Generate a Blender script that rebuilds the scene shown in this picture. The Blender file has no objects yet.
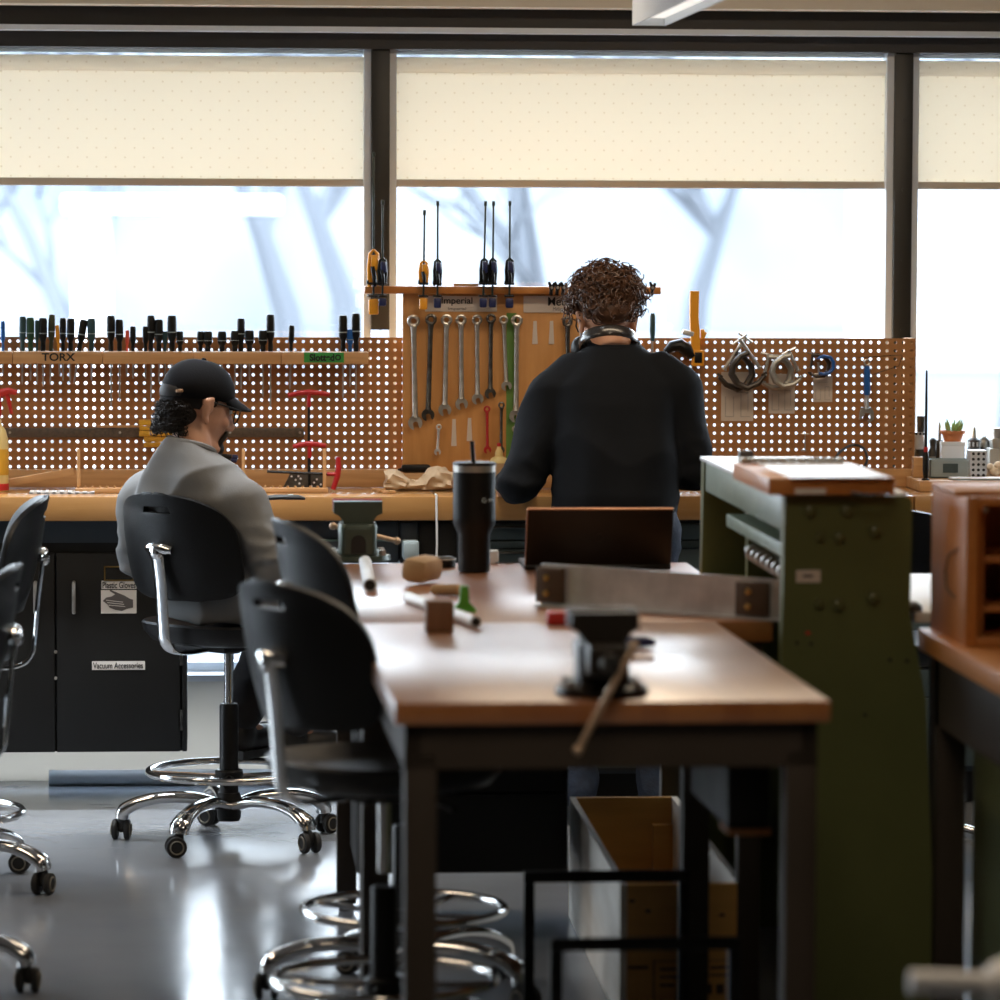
import bpy, bmesh, math, random
from math import sin, cos, pi, radians as rad
from mathutils import Vector as V, Matrix as MX, noise as NZ
random.seed(11)
SC = bpy.context.scene
COL = SC.collection

# ------------------------------------------------------------------ camera
CAM_H = 1.725; FPX = 4000.0
YAW = rad(4.3); PITCH = math.atan(270 / FPX); ROLL = rad(0.22)
CAM = V((0, 0, CAM_H))
_f = V((sin(YAW) * cos(PITCH), cos(YAW) * cos(PITCH), -sin(PITCH)))
_r0 = V((cos(YAW), -sin(YAW), 0)); _u0 = _r0.cross(_f)
_r = _r0 * cos(ROLL) + _u0 * sin(ROLL); _u = _u0 * cos(ROLL) - _r0 * sin(ROLL)

def U(px, py, Y=None, Z=None):
    "world point seen at photo pixel (px, py) on the plane Y=... or Z=..."
    d = _f + _r * ((px - 500) / FPX) + _u * ((500 - py) / FPX)
    t = (Y / d.y) if Y is not None else ((Z - CAM_H) / d.z)
    return CAM + d * t
def zat(py, Y, px=500): return U(px, py, Y=Y).z
def xat(px, Y, py=450): return U(px, py, Y=Y).x

cam = bpy.data.cameras.new('camera'); camo = bpy.data.objects.new('camera', cam); COL.objects.link(camo)
m = MX.Identity(4)
for i in range(3):
    m[i][0] = _r[i]; m[i][1] = _u[i]; m[i][2] = -_f[i]; m[i][3] = CAM[i]
camo.matrix_world = m
cam.sensor_width = 36; cam.lens = 36 * FPX / 1000
cam.dof.use_dof = True; cam.dof.focus_distance = 11.6; cam.dof.aperture_fstop = 3.2
cam.dof.aperture_blades = 9
cam.clip_end = 300
SC.camera = camo
SC.view_settings.view_transform = 'Standard'; SC.view_settings.look = 'None'
SC.view_settings.gamma = 1; SC.view_settings.exposure = 0.0
SC.view_settings.use_curve_mapping = False

# --------------------------------------------------------------- materials
def mat(name, col, rough=.5, metal=0., var=None, vscale=6., stretch=(1, 1, 1), bump=0., bscale=40., spec=.5,
        emit=None, estr=1., coat=0., trans=0., bstretch=None, sheen=0., detail=4., rvar=0.):
    m = bpy.data.materials.new(name); m.use_nodes = True
    nt = m.node_tree; N = nt.nodes; L = nt.links
    p = N['Principled BSDF']
    c = tuple(col) + (1,)
    p.inputs['Base Color'].default_value = c
    p.inputs['Roughness'].default_value = rough; p.inputs['Metallic'].default_value = metal
    p.inputs['Specular IOR Level'].default_value = spec
    if coat: p.inputs['Coat Weight'].default_value = coat; p.inputs['Coat Roughness'].default_value = .12
    if trans: p.inputs['Transmission Weight'].default_value = trans
    if sheen: p.inputs['Sheen Weight'].default_value = sheen; p.inputs['Sheen Roughness'].default_value = .4
    if emit: p.inputs['Emission Color'].default_value = tuple(emit) + (1,); p.inputs['Emission Strength'].default_value = estr
    if var or bump or rvar:
        tc = N.new('ShaderNodeTexCoord')
        mp = N.new('ShaderNodeMapping'); mp.inputs['Scale'].default_value = stretch
        L.new(tc.outputs['Object'], mp.inputs[0])
    if var or rvar:
        nz = N.new('ShaderNodeTexNoise'); nz.inputs['Scale'].default_value = vscale; nz.inputs['Detail'].default_value = detail
        L.new(mp.outputs[0], nz.inputs['Vector'])
        if var:
            cr = N.new('ShaderNodeValToRGB')
            cr.color_ramp.elements[0].position = .33; cr.color_ramp.elements[1].position = .67
            cr.color_ramp.elements[0].color = c; cr.color_ramp.elements[1].color = tuple(var) + (1,)
            L.new(nz.outputs['Fac'], cr.inputs[0]); L.new(cr.outputs[0], p.inputs['Base Color'])
        if rvar:
            mr = N.new('ShaderNodeMapRange'); mr.inputs['From Min'].default_value = .3; mr.inputs['From Max'].default_value = .7
            mr.inputs['To Min'].default_value = rough; mr.inputs['To Max'].default_value = rough + rvar
            L.new(nz.outputs['Fac'], mr.inputs[0]); L.new(mr.outputs[0], p.inputs['Roughness'])
    if bump:
        n2 = N.new('ShaderNodeTexNoise'); n2.inputs['Scale'].default_value = bscale; n2.inputs['Detail'].default_value = 3
        if bstretch:
            m2 = N.new('ShaderNodeMapping'); m2.inputs['Scale'].default_value = bstretch
            L.new(tc.outputs['Object'], m2.inputs[0]); L.new(m2.outputs[0], n2.inputs['Vector'])
        else: L.new(mp.outputs[0], n2.inputs['Vector'])
        b = N.new('ShaderNodeBump'); b.inputs['Strength'].default_value = bump; b.inputs['Distance'].default_value = .01
        L.new(n2.outputs['Fac'], b.inputs['Height']); L.new(b.outputs[0], p.inputs['Normal'])
    return m

def strips(name, c1, c2, width, axis=0, rough=.3, grain=(1, 14, 14), coat=0., crough=.1):
    "butcher block: strips of varied wood glued side by side, with fine grain"
    m = bpy.data.materials.new(name); m.use_nodes = True
    nt = m.node_tree; N = nt.nodes; L = nt.links; p = N['Principled BSDF']
    p.inputs['Roughness'].default_value = rough
    if coat: p.inputs['Coat Weight'].default_value = coat; p.inputs['Coat Roughness'].default_value = crough; p.inputs['Coat IOR'].default_value = 2.0 if coat > .9 else 1.5
    tc = N.new('ShaderNodeTexCoord'); sp = N.new('ShaderNodeSeparateXYZ'); L.new(tc.outputs['Object'], sp.inputs[0])
    ml = N.new('ShaderNodeMath'); ml.operation = 'DIVIDE'; ml.inputs[1].default_value = width
    L.new(sp.outputs[axis], ml.inputs[0])
    fl = N.new('ShaderNodeMath'); fl.operation = 'FLOOR'; L.new(ml.outputs[0], fl.inputs[0])
    wn = N.new('ShaderNodeTexWhiteNoise'); wn.noise_dimensions = '1D'; L.new(fl.outputs[0], wn.inputs['W'])
    mp = N.new('ShaderNodeMapping'); mp.inputs['Scale'].default_value = grain; L.new(tc.outputs['Object'], mp.inputs[0])
    nz = N.new('ShaderNodeTexNoise'); nz.inputs['Scale'].default_value = 5; nz.inputs['Detail'].default_value = 5
    L.new(mp.outputs[0], nz.inputs['Vector'])
    ad = N.new('ShaderNodeMath'); ad.operation = 'MULTIPLY_ADD'; ad.inputs[1].default_value = .55
    L.new(wn.outputs['Value'], ad.inputs[0]); 
    m2 = N.new('ShaderNodeMath'); m2.operation = 'MULTIPLY'; m2.inputs[1].default_value = .5
    L.new(nz.outputs['Fac'], m2.inputs[0]); L.new(m2.outputs[0], ad.inputs[2])
    cr = N.new('ShaderNodeValToRGB'); cr.color_ramp.elements[0].color = tuple(c1) + (1,); cr.color_ramp.elements[1].color = tuple(c2) + (1,)
    cr.color_ramp.elements[0].position = .15; cr.color_ramp.elements[1].position = .85
    L.new(ad.outputs[0], cr.inputs[0]); L.new(cr.outputs[0], p.inputs['Base Color'])
    return m

MT = {}
MT['black_plastic'] = mat('black_plastic', (.004, .004, .004), .4, bump=.15, bscale=260, spec=.3)
MT['black_rubber'] = mat('black_rubber', (.015, .015, .015), .7)
MT['black_metal'] = mat('black_metal', (.005, .0045, .004), .5, .0, spec=.3)
MT['brown_metal'] = mat('dark_brown_metal', (.045, .034, .026), .55, .0, var=(.038, .029, .022), spec=.3)
MT['chrome'] = mat('chrome', (.75, .74, .72), .12, 1., bump=.03, bscale=30)
MT['steel'] = mat('steel', (.62, .6, .56), .34, .8, var=(.45, .43, .39), vscale=30)
MT['darksteel'] = mat('dark_steel', (.2, .19, .17), .36, 1., var=(.09, .085, .08), vscale=30)
MT['alu'] = mat('aluminium', (.72, .72, .73), .3, .45, var=(.5, .5, .51), vscale=14, bump=.1, bscale=30, bstretch=(1, 12, 12))
MT['aluframe'] = mat('aluminium_frame', (.66, .70, .74), .45, 0)
MT['mullion'] = mat('dark_bronze_frame', (.028, .026, .022), .42, .3)
MT['header'] = mat('dark_header', (.016, .013, .011), .5)
MT['cream'] = mat('cream_paint', (.82, .70, .54), .8)
MT['wallgrey'] = mat('pale_paint', (.78, .79, .79), .6, var=(.72, .73, .73), vscale=3)
MT['walldark'] = mat('dark_grey_paint', (.13, .125, .12), .8, var=(.11, .105, .10), vscale=3)
MT['gloss_sheet'] = mat('glossy_white_sheet', (.85, .85, .85), .3, spec=1.)
MT['ceil'] = mat('ceiling_grey', (.28, .27, .26), .9)
MT['cab'] = mat('charcoal_laminate', (.009, .009, .0085), .5, var=(.011, .011, .0105), vscale=3, spec=.3)
MT['rail'] = mat('blue_black_metal', (.03, .042, .055), .45)
MT['slate'] = mat('slate_teal_paint', (.06, .09, .096), .45)
MT['slateedge'] = mat('teal_edge', (.12, .2, .19), .5)
MT['paper'] = mat('paper', (.80, .78, .75), .55)
MT['paper2'] = mat('paper_tag', (.62, .54, .47), .75)
MT['white'] = mat('white_plastic', (.8, .8, .8), .4)
MT['ink'] = mat('black_ink', (.01, .01, .01), .7)
MT['greyink'] = mat('grey_ink', (.12, .11, .11), .8)
MT['greyink2'] = mat('pale_pencil', (.42, .37, .33), .8)
MT['red'] = mat('red_vinyl', (.42, .012, .015), .4)
MT['redpaint'] = mat('red_paint', (.5, .02, .015), .4)
MT['yellow'] = mat('yellow_orange_plastic', (.85, .36, .02), .42)
MT['yellowpaint'] = mat('yellow_paint', (.72, .4, .03), .5, var=(.55, .28, .02), vscale=14)
MT['navy'] = mat('navy_plastic', (.012, .02, .09), .4)
MT['blue'] = mat('blue_grip', (.01, .11, .42), .4)
MT['green'] = mat('green_plastic', (.1, .38, .03), .45)
MT['greentape'] = mat('green_tape', (.035, .3, .05), .6)
MT['greenpaint'] = mat('green_paint_stripe', (.1, .23, .045), .6, var=(.13, .27, .06), vscale=12)
MT['machine'] = mat('olive_green_machine_paint', (.115, .13, .044), .45, var=(.10, .114, .038), spec=.35, vscale=5, bump=.1, bscale=25)
MT['machine2'] = mat('grey_green_machine_paint', (.17, .23, .17), .42, var=(.13, .18, .13), vscale=18, bump=.1, bscale=30)
MT['machtop'] = mat('worn_steel_table', (.7, .7, .7), .35, .7)
MT['bolt'] = mat('olive_bolt', (.10, .11, .04), .3)
MT['peg'] = mat('pegboard_brown', (.40, .18, .06), .6, var=(.33, .145, .046), vscale=4)
MT['ply'] = mat('plywood_sheet', (.62, .31, .10), .55, var=(.53, .245, .07), vscale=7, stretch=(5, 5, .7), detail=6)
MT['wood'] = mat('pale_wood', (.62, .36, .16), .5, var=(.5, .27, .11), vscale=8, stretch=(.6, 8, 8), detail=5)
MT['woodv'] = mat('pale_wood_upright', (.62, .36, .16), .5, var=(.5, .27, .11), vscale=8, stretch=(8, 8, .6), detail=5)
MT['bench'] = strips('bench_butcher_block', (.34, .165, .05), (.47, .25, .09), .045, 1, .26, (1, 14, 14), .3)
MT['table'] = strips('table_butcher_block', (.27, .085, .016), (.38, .145, .033), .05, 0, .34, (14, 1, 14), 1., .31)
MT['boxwood'] = mat('oiled_wood', (.52, .19, .04), .42, var=(.42, .145, .028), vscale=6, stretch=(6, 6, .7), detail=5)
MT['boxwoodh'] = mat('oiled_wood_edge', (.55, .22, .055), .38, var=(.45, .165, .036), vscale=6, stretch=(4, .6, 4), detail=5)
MT['crate'] = mat('crate_plywood', (.78, .44, .13), .6, var=(.66, .36, .10), vscale=5, stretch=(.7, 5, 5), detail=6)
MT['crateside'] = mat('crate_lit_ply', (.84, .79, .72), .6, var=(.72, .66, .58), vscale=5, stretch=(4, .7, 4), detail=6)  # crate plywood paled to carry the light falling on its sides
MT['burlap'] = mat('crumpled_beige_paper', (.7, .55, .38), .85, bump=.4, bscale=26)
MT['clay'] = mat('terracotta', (.6, .2, .07), .75)
MT['leaf'] = mat('leaf', (.3, .42, .15), .5)
MT['soil'] = mat('soil', (.06, .04, .025), .9)
MT['glue'] = mat('cream_bottle', (.72, .55, .22), .4)
MT['skin'] = mat('skin', (.56, .3, .19), .5, var=(.5, .25, .155), vscale=14)
MT['skin2'] = mat('warm_skin', (.56, .3, .19), .5, var=(.49, .24, .15), vscale=14)
MT['hair'] = mat('dark_brown_hair', (.05, .02, .009), .45, var=(.10, .043, .018), vscale=60)
MT['hairblack'] = mat('black_hair', (.007, .005, .004), .55, var=(.014, .010, .008), vscale=60, spec=.25)
MT['navyknit'] = mat('navy_black_sweater', (.0017, .0027, .0048), .85, bump=.06, bscale=240, spec=.22)
MT['greyknit'] = mat('blue_grey_sweatshirt', (.21, .21, .207), .85, var=(.185, .187, .19), vscale=5, bump=.07, bscale=260, spec=.2)
MT['denim'] = mat('blue_denim', (.025, .042, .08), .8, var=(.017, .028, .055), vscale=40, bump=.3, bscale=150)
MT['darktrouser'] = mat('black_trousers', (.012, .012, .014), .8, bump=.2, bscale=60)
MT['shoe'] = mat('black_shoe', (.012, .012, .012), .5)
MT['sole'] = mat('grey_sole', (.35, .35, .36), .6)
MT['capcloth'] = mat('black_cap_cloth', (.0035, .0035, .005), .8, bump=.06, bscale=180, spec=.15)
MT['visegreen'] = mat('grey_green_vise', (.07, .095, .075), .36, .35, var=(.055, .075, .06), vscale=10, bump=.1, bscale=30)
MT['visedark'] = mat('dark_brown_vise', (.016, .012, .009), .4, .2, bump=.1, bscale=30)
MT['copper'] = mat('worn_bare_steel_bar', (.55, .4, .28), .38, .6)
MT['brownblock'] = mat('dark_brown_wood', (.07, .04, .022), .5)
MT['brass'] = mat('brass', (.6, .38, .12), .3, 1.)
MT['tumbler'] = mat('matte_black_tumbler', (.004, .004, .004), .42, spec=.3, bump=.05, bscale=300)
MT['laptop'] = mat('dark_brown_laptop', (.006, .0035, .0025), .42, .0, spec=.35)
MT['lapedge'] = mat('copper_laptop_edge', (.35, .17, .09), .35, .6)
MT['screenlit'] = mat('laptop_screen', (.02, .02, .02), .3)
MT['rock'] = mat('tan_wood_block', (.46, .3, .15), .7, var=(.38, .24, .12), vscale=18)
MT['greyblue'] = mat('grey_blue_box', (.33, .4, .42), .5)
MT['bronzestrip'] = mat('grey_magnet_strip', (.13, .1, .075), .6, var=(.07, .055, .045), vscale=90)
MT['lamp_white'] = mat('light_diffuser', (.8, .8, .8), .5, emit=(1, .93, .82), estr=.8)
MT['lens'] = None
MT['snow'] = mat('pale_ground', (.086, .09, .096), .85, var=(.077, .082, .091), vscale=.25)
MT['hill'] = mat('frosted_woodland', (.105, .12, .142), .95, var=(.175, .18, .187), vscale=.16, detail=3)
MT['bark'] = mat('frosted_bark', (.112, .12, .136), .9)
MT['outwhite'] = mat('white_outdoor_paint', (.9, .92, .95), .6)
MT['outgrey2'] = mat('pale_window_facade', (.4, .43, .48), .6)
MT['outgrey'] = mat('pale_facade', (.55, .58, .63), .8)

# glass: thin pane, mostly see-through with a weak mirror
g = bpy.data.materials.new('window_glass'); g.use_nodes = True
N = g.node_tree.nodes; L = g.node_tree.links; N.remove(N['Principled BSDF'])
tr = N.new('ShaderNodeBsdfTransparent'); tr.inputs[0].default_value = (.97, .985, .98, 1)
gl = N.new('ShaderNodeBsdfGlossy'); gl.inputs['Roughness'].default_value = .02
mx = N.new('ShaderNodeMixShader'); mx.inputs[0].default_value = .06
L.new(tr.outputs[0], mx.inputs[1]); L.new(gl.outputs[0], mx.inputs[2]); L.new(mx.outputs[0], N['Material Output'].inputs[0])
MT['glass'] = g; MT['lens'] = g
# blind cloth: translucent with tiny perforation dots
b = bpy.data.materials.new('blind_cloth'); b.use_nodes = True
N = b.node_tree.nodes; L = b.node_tree.links; N.remove(N['Principled BSDF'])
tl = N.new('ShaderNodeBsdfTranslucent'); df = N.new('ShaderNodeBsdfDiffuse'); ad = N.new('ShaderNodeMixShader'); ad.inputs[0].default_value = .39
tc = N.new('ShaderNodeTexCoord'); mp = N.new('ShaderNodeMapping'); mp.inputs['Rotation'].default_value = (0, rad(45), 0); mp.inputs['Scale'].default_value = (24, 0, 24)
L.new(tc.outputs['Object'], mp.inputs[0])
vo = N.new('ShaderNodeTexVoronoi'); vo.inputs['Randomness'].default_value = .0; vo.inputs['Scale'].default_value = 1
L.new(mp.outputs[0], vo.inputs['Vector'])
cr = N.new('ShaderNodeValToRGB'); cr.color_ramp.elements[0].position = .05; cr.color_ramp.elements[1].position = .09
cr.color_ramp.elements[0].color = (.80, .71, .58, 1); cr.color_ramp.elements[1].color = (.93, .865, .755, 1)
L.new(vo.outputs['Distance'], cr.inputs[0]); L.new(cr.outputs[0], tl.inputs[0]); L.new(cr.outputs[0], df.inputs[0])
L.new(df.outputs[0], ad.inputs[1]); L.new(tl.outputs[0], ad.inputs[2]); L.new(ad.outputs[0], N['Material Output'].inputs[0])
MT['blind'] = b
fr = bpy.data.materials.new('assumed_frosted_panel'); fr.use_nodes = True  # assumed translucency, lets daylight glow through the low wall panel
N = fr.node_tree.nodes; L = fr.node_tree.links; N.remove(N['Principled BSDF'])
tl = N.new('ShaderNodeBsdfTranslucent'); df = N.new('ShaderNodeBsdfDiffuse'); ad = N.new('ShaderNodeMixShader'); ad.inputs[0].default_value = .5
nz = N.new('ShaderNodeTexNoise'); nz.inputs['Scale'].default_value = 1.5; cr = N.new('ShaderNodeValToRGB')
cr.color_ramp.elements[0].color = (.58, .55, .50, 1); cr.color_ramp.elements[1].color = (.66, .63, .57, 1)
L.new(nz.outputs['Fac'], cr.inputs[0]); L.new(cr.outputs[0], tl.inputs[0]); L.new(cr.outputs[0], df.inputs[0])
L.new(df.outputs[0], ad.inputs[1]); L.new(tl.outputs[0], ad.inputs[2]); L.new(ad.outputs[0], N['Material Output'].inputs[0])
MT['frosted'] = fr
# polished concrete
fm = mat('polished_concrete', (.24, .258, .285), .13, var=(.18, .195, .22), vscale=2.2, detail=8, bump=.04, bscale=9, rvar=.12, spec=.7)
MT['floor'] = fm

# ----------------------------------------------------------------- helpers
def frame(d):
    d = V(d).normalized()
    a = V((0, 0, 1)) if abs(d.z) < .9 else V((1, 0, 0))
    x = a.cross(d).normalized(); return x, d.cross(x).normalized(), d

def cr_(pts, rs=None, n=5):
    "smooth a path with Catmull-Rom"
    P_ = [V(p) for p in pts]; P_ = [P_[0] * 2 - P_[1]] + P_ + [P_[-1] * 2 - P_[-2]]; out = []; ro = []
    for i in range(1, len(P_) - 2):
        for k in range(n):
            t = k / n; a, b, c, d = P_[i - 1:i + 3]
            out.append(.5 * ((2 * b) + (c - a) * t + (2 * a - 5 * b + 4 * c - d) * t * t + (3 * b - a - 3 * c + d) * t ** 3))
            if rs: ro.append(rs[i - 1] + (rs[i] - rs[i - 1]) * t)
    out.append(P_[-2]); 
    if rs: ro.append(rs[-1]); return out, ro
    return out
class MB:
    def __init__(s): s.bm = bmesh.new()
    def box(s, c, sz, M=None, bev=0., seg=2):
        c = V(c); h = [k / 2 for k in sz]; vs = []
        for x in (-1, 1):
            for y in (-1, 1):
                for z in (-1, 1):
                    p = V((x * h[0], y * h[1], z * h[2]))
                    if M is not None: p = M @ p
                    vs.append(s.bm.verts.new(p + c))
        fs = [s.bm.faces.new([vs[i] for i in q]) for q in ((0, 1, 3, 2), (4, 6, 7, 5), (0, 4, 5, 1), (2, 3, 7, 6), (0, 2, 6, 4), (1, 5, 7, 3))]
        if bev:
            es = list({e for f in fs for e in f.edges})
            bmesh.ops.bevel(s.bm, geom=es, offset=min(bev, min(sz) * .45), segments=seg, profile=.5, affect='EDGES')
        return s
    def bb(s, p0, p1, bev=0., seg=2):
        return s.box([(a + b) / 2 for a, b in zip(p0, p1)], [abs(b - a) for a, b in zip(p0, p1)], None, bev, seg)
    def tube(s, pts, r, n=12, closed=False, flat=None, caps=True):
        pts = [V(p) for p in pts]; k = len(pts)
        rs = r if isinstance(r, (list, tuple)) else [r] * k
        rings = []; up = None
        for i in range(k):
            if closed: d = pts[(i + 1) % k] - pts[i - 1]
            else: d = pts[min(i + 1, k - 1)] - pts[max(i - 1, 0)]
            if d.length < 1e-9: d = V((0, 0, 1))
            d.normalize()
            if up is None: x, y, _ = frame(d)
            else:
                x = up - d * up.dot(d)
                if x.length < 1e-6: x, y, _ = frame(d)
                x.normalize(); y = d.cross(x)
            up = x
            fx, fy = flat if flat else (1, 1)
            rings.append([s.bm.verts.new(pts[i] + (x * cos(2 * pi * j / n) * fx + y * sin(2 * pi * j / n) * fy) * rs[i]) for j in range(n)])
        for i in range(k if closed else k - 1):
            a, b2 = rings[i], rings[(i + 1) % k]
            for j in range(n):
                s.bm.faces.new((a[j], a[(j + 1) % n], b2[(j + 1) % n], b2[j]))
        if caps and not closed:
            s.bm.faces.new(rings[0][::-1]); s.bm.faces.new(rings[-1])
        return s
    def cyl(s, p0, p1, r0, r1=None, n=16):
        return s.tube([p0, p1], [r0, r0 if r1 is None else r1], n)
    def lathe(s, prof, c=(0, 0, 0), n=24, axis=(0, 0, 1)):
        x, y, d = frame(axis); c = V(c)
        if V(axis).normalized().z > .99: x, y, d = V((1, 0, 0)), V((0, 1, 0)), V((0, 0, 1))
        rings = []
        for r, z in prof:
            if r < 1e-6: rings.append([s.bm.verts.new(c + d * z)])
            else: rings.append([s.bm.verts.new(c + d * z + (x * cos(2 * pi * j / n) + y * sin(2 * pi * j / n)) * r) for j in range(n)])
        for a, b2 in zip(rings, rings[1:]):
            if len(a) == 1 and len(b2) == 1: continue
            for j in range(n):
                k = (j + 1) % n
                if len(a) == 1: s.bm.faces.new((a[0], b2[k], b2[j]))
                elif len(b2) == 1: s.bm.faces.new((a[j], a[k], b2[0]))
                else: s.bm.faces.new((a[j], a[k], b2[k], b2[j]))
        if len(rings[0]) > 1: s.bm.faces.new(rings[0][::-1])
        if len(rings[-1]) > 1: s.bm.faces.new(rings[-1])
        return s
    def ell(s, c, rad3, M=None, nu=16, nv=10):
        c = V(c); rings = []
        for i in range(nv + 1):
            t = pi * i / nv
            ring = []
            for j in range(1 if i in (0, nv) else nu):
                a = 2 * pi * j / nu
                p = V((rad3[0] * sin(t) * cos(a), rad3[1] * sin(t) * sin(a), -rad3[2] * cos(t)))
                if M is not None: p = M @ p
                ring.append(s.bm.verts.new(p + c))
            rings.append(ring)
        for a, b2 in zip(rings, rings[1:]):
            for j in range(nu):
                k = (j + 1) % nu
                if len(a) == 1: s.bm.faces.new((a[0], b2[k], b2[j]))
                elif len(b2) == 1: s.bm.faces.new((a[j], a[k], b2[0]))
                else: s.bm.faces.new((a[j], a[k], b2[k], b2[j]))
        return s
    def prism(s, poly, o, ax, ay, az, depth):
        "polygon (2d points) in plane ax,ay at o, extruded by depth along az"
        o, ax, ay, az = V(o), V(ax), V(ay), V(az)
        a = [s.bm.verts.new(o + ax * p[0] + ay * p[1]) for p in poly]
        b2 = [s.bm.verts.new(o + ax * p[0] + ay * p[1] + az * depth) for p in poly]
        n = len(poly)
        s.bm.faces.new(a[::-1]); s.bm.faces.new(b2)
        for i in range(n): s.bm.faces.new((a[i], a[(i + 1) % n], b2[(i + 1) % n], b2[i]))
        return s
    def torus(s, c, R, r, axis=(0, 0, 1), n=40, k=10, sx=1., sy=1.):
        x, y, d = frame(axis)
        if abs(V(axis).normalized().z) > .99: x, y = V((1, 0, 0)), V((0, 1, 0))
        return s.tube([V(c) + x * cos(2 * pi * i / n) * R * sx + y * sin(2 * pi * i / n) * R * sy for i in range(n)], r, k, True)
    def loft(s, rings, n=28, power=2.2):
        "rings: (centre, rx, ry[, tilt about x]) closed superellipse sections"
        rr = []
        for q in rings:
            c = V(q[0]); t = q[3] if len(q) > 3 else 0
            ring = []
            for j in range(n):
                a = 2 * pi * j / n; ca, sa = cos(a), sin(a)
                p = V((q[1] * math.copysign(abs(ca) ** (2 / power), ca), q[2] * math.copysign(abs(sa) ** (2 / power), sa), 0))
                p = MX.Rotation(t, 3, 'X') @ p
                ring.append(s.bm.verts.new(c + p))
            rr.append(ring)
        for a, b2 in zip(rr, rr[1:]):
            for j in range(n): s.bm.faces.new((a[j], a[(j + 1) % n], b2[(j + 1) % n], b2[j]))
        s.bm.faces.new(rr[0][::-1]); s.bm.faces.new(rr[-1])
        return s
    def cap(s, p0, p1, r0, r1=None, n=14):
        "capsule with rounded ends (closed)"
        r1 = r0 if r1 is None else r1
        p0, p1 = V(p0), V(p1); d = (p1 - p0)
        if d.length < 1e-6: d = V((0, 0, 1e-4)); p1 = p0 + d
        d.normalize(); pts = []; rs = []
        for i in range(5):
            t = pi / 2 * (i / 4.0); pts.append(p0 - d * r0 * cos(t)); rs.append(max(r0 * sin(t), r0 * .05))
        for i in range(5):
            t = pi / 2 * (i / 4.0); pts.append(p1 + d * r1 * sin(t)); rs.append(max(r1 * cos(t), r1 * .05))
        return s.tube(pts, rs, n)
    def build(s, name, material, parent=None, world=False, angle=38, flat=False, stuff=False):
        bm = s.bm
        if world and parent is not None:
            bmesh.ops.transform(bm, matrix=parent_world(parent).inverted(), verts=bm.verts)
        bmesh.ops.recalc_face_normals(bm, faces=bm.faces)
        me = bpy.data.meshes.new(name); bm.to_mesh(me); bm.free()
        if not flat:
            for p in me.polygons: p.use_smooth = True
            me.set_sharp_from_angle(angle=rad(angle))
        me.materials.append(MT[material] if isinstance(material, str) else material)
        o = bpy.data.objects.new(name, me); COL.objects.link(o)
        if parent is not None: o.parent = parent
        return o

def parent_world(o):
    M = o.matrix_basis.copy()
    while o.parent is not None:
        o = o.parent; M = o.matrix_basis @ M
    return M

def tag(o, label=None, cat=None, group=None, kind=None):
    if label: o['label'] = label
    if cat: o['category'] = cat
    if group: o['group'] = group
    if kind: o['kind'] = kind
    return o
def thing(name, label, cat, loc=(0, 0, 0), rz=0., group=None):
    o = bpy.data.objects.new(name, None); COL.objects.link(o)
    o.empty_display_size = .05
    o.location = V(loc); o.rotation_euler = (0, 0, rz)
    return tag(o, label, cat, group)
def dup(o, loc=None, rz=None, label=None, parent=None):
    c = o.copy(); COL.objects.link(c)
    if parent is not None: c.parent = parent
    if loc is not None: c.location = V(loc)
    if rz is not None: c.rotation_euler = (0, 0, rz)
    if label: c['label'] = label
    for ch in list(o.children): dup(ch, parent=c)
    return c
def struct(o): o['kind'] = 'structure'; return o

def text(s, size, c, material='ink', parent=None, name='lettering', ax=(1, 0, 0), ay=(0, 0, 1), ext=.0004, width=None, rot=0., height=None, bold=0.):
    "flat lettering centred at c in the plane ax, ay (world)"
    cu = bpy.data.curves.new(name, 'FONT'); cu.body = s; cu.size = size; cu.extrude = ext
    cu.align_x = 'CENTER'; cu.align_y = 'CENTER'; cu.offset = bold
    t = bpy.data.objects.new(name, cu); COL.objects.link(t)
    dg = bpy.context.evaluated_depsgraph_get()
    me = bpy.data.meshes.new_from_object(t.evaluated_get(dg))
    bpy.data.objects.remove(t); bpy.data.curves.remove(cu)
    xs = [v.co.x for v in me.vertices]; ys = [v.co.y for v in me.vertices]
    sx = width / (max(xs) - min(xs)) if width else 1.
    sy = height / (max(ys) - min(ys)) if height else 1.
    cx, cy = (max(xs) + min(xs)) / 2, (max(ys) + min(ys)) / 2
    ax, ay = V(ax).normalized(), V(ay).normalized(); az = ax.cross(ay)
    P = parent_world(parent).inverted() if parent is not None else MX.Identity(4)
    for v in me.vertices:
        x, y = (v.co.x - cx) * sx, (v.co.y - cy) * sy
        x, y = x * cos(rot) - y * sin(rot), x * sin(rot) + y * cos(rot)
        v.co = P @ (V(c) + ax * x + ay * y + az * v.co.z)
    me.materials.clear(); me.materials.append(MT[material])
    o = bpy.data.objects.new(name, me); COL.objects.link(o)
    if parent is not None: o.parent = parent
    return o

def remeshed(mb, name, material, parent, voxel, smooth=6, fold=None):
    "fuse overlapping closed shapes of mb into one continuous skin"
    o = mb.build(name, material, parent, flat=True)
    md = o.modifiers.new('fuse', 'REMESH'); md.mode = 'VOXEL'; md.voxel_size = voxel; md.use_smooth_shade = True
    sm = o.modifiers.new('soft', 'SMOOTH'); sm.iterations = smooth; sm.factor = .5
    dg = bpy.context.evaluated_depsgraph_get()
    me = bpy.data.meshes.new_from_object(o.evaluated_get(dg))
    o.modifiers.clear(); old = o.data; o.data = me; bpy.data.meshes.remove(old)
    if fold:
        ns = [v.normal.copy() for v in me.vertices]
        for v, n in zip(me.vertices, ns): v.co = v.co + n * fold(v.co, n)
    for p in me.polygons: p.use_smooth = True
    me.materials.clear(); me.materials.append(MT[material])
    me.name = name
    return o

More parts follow.
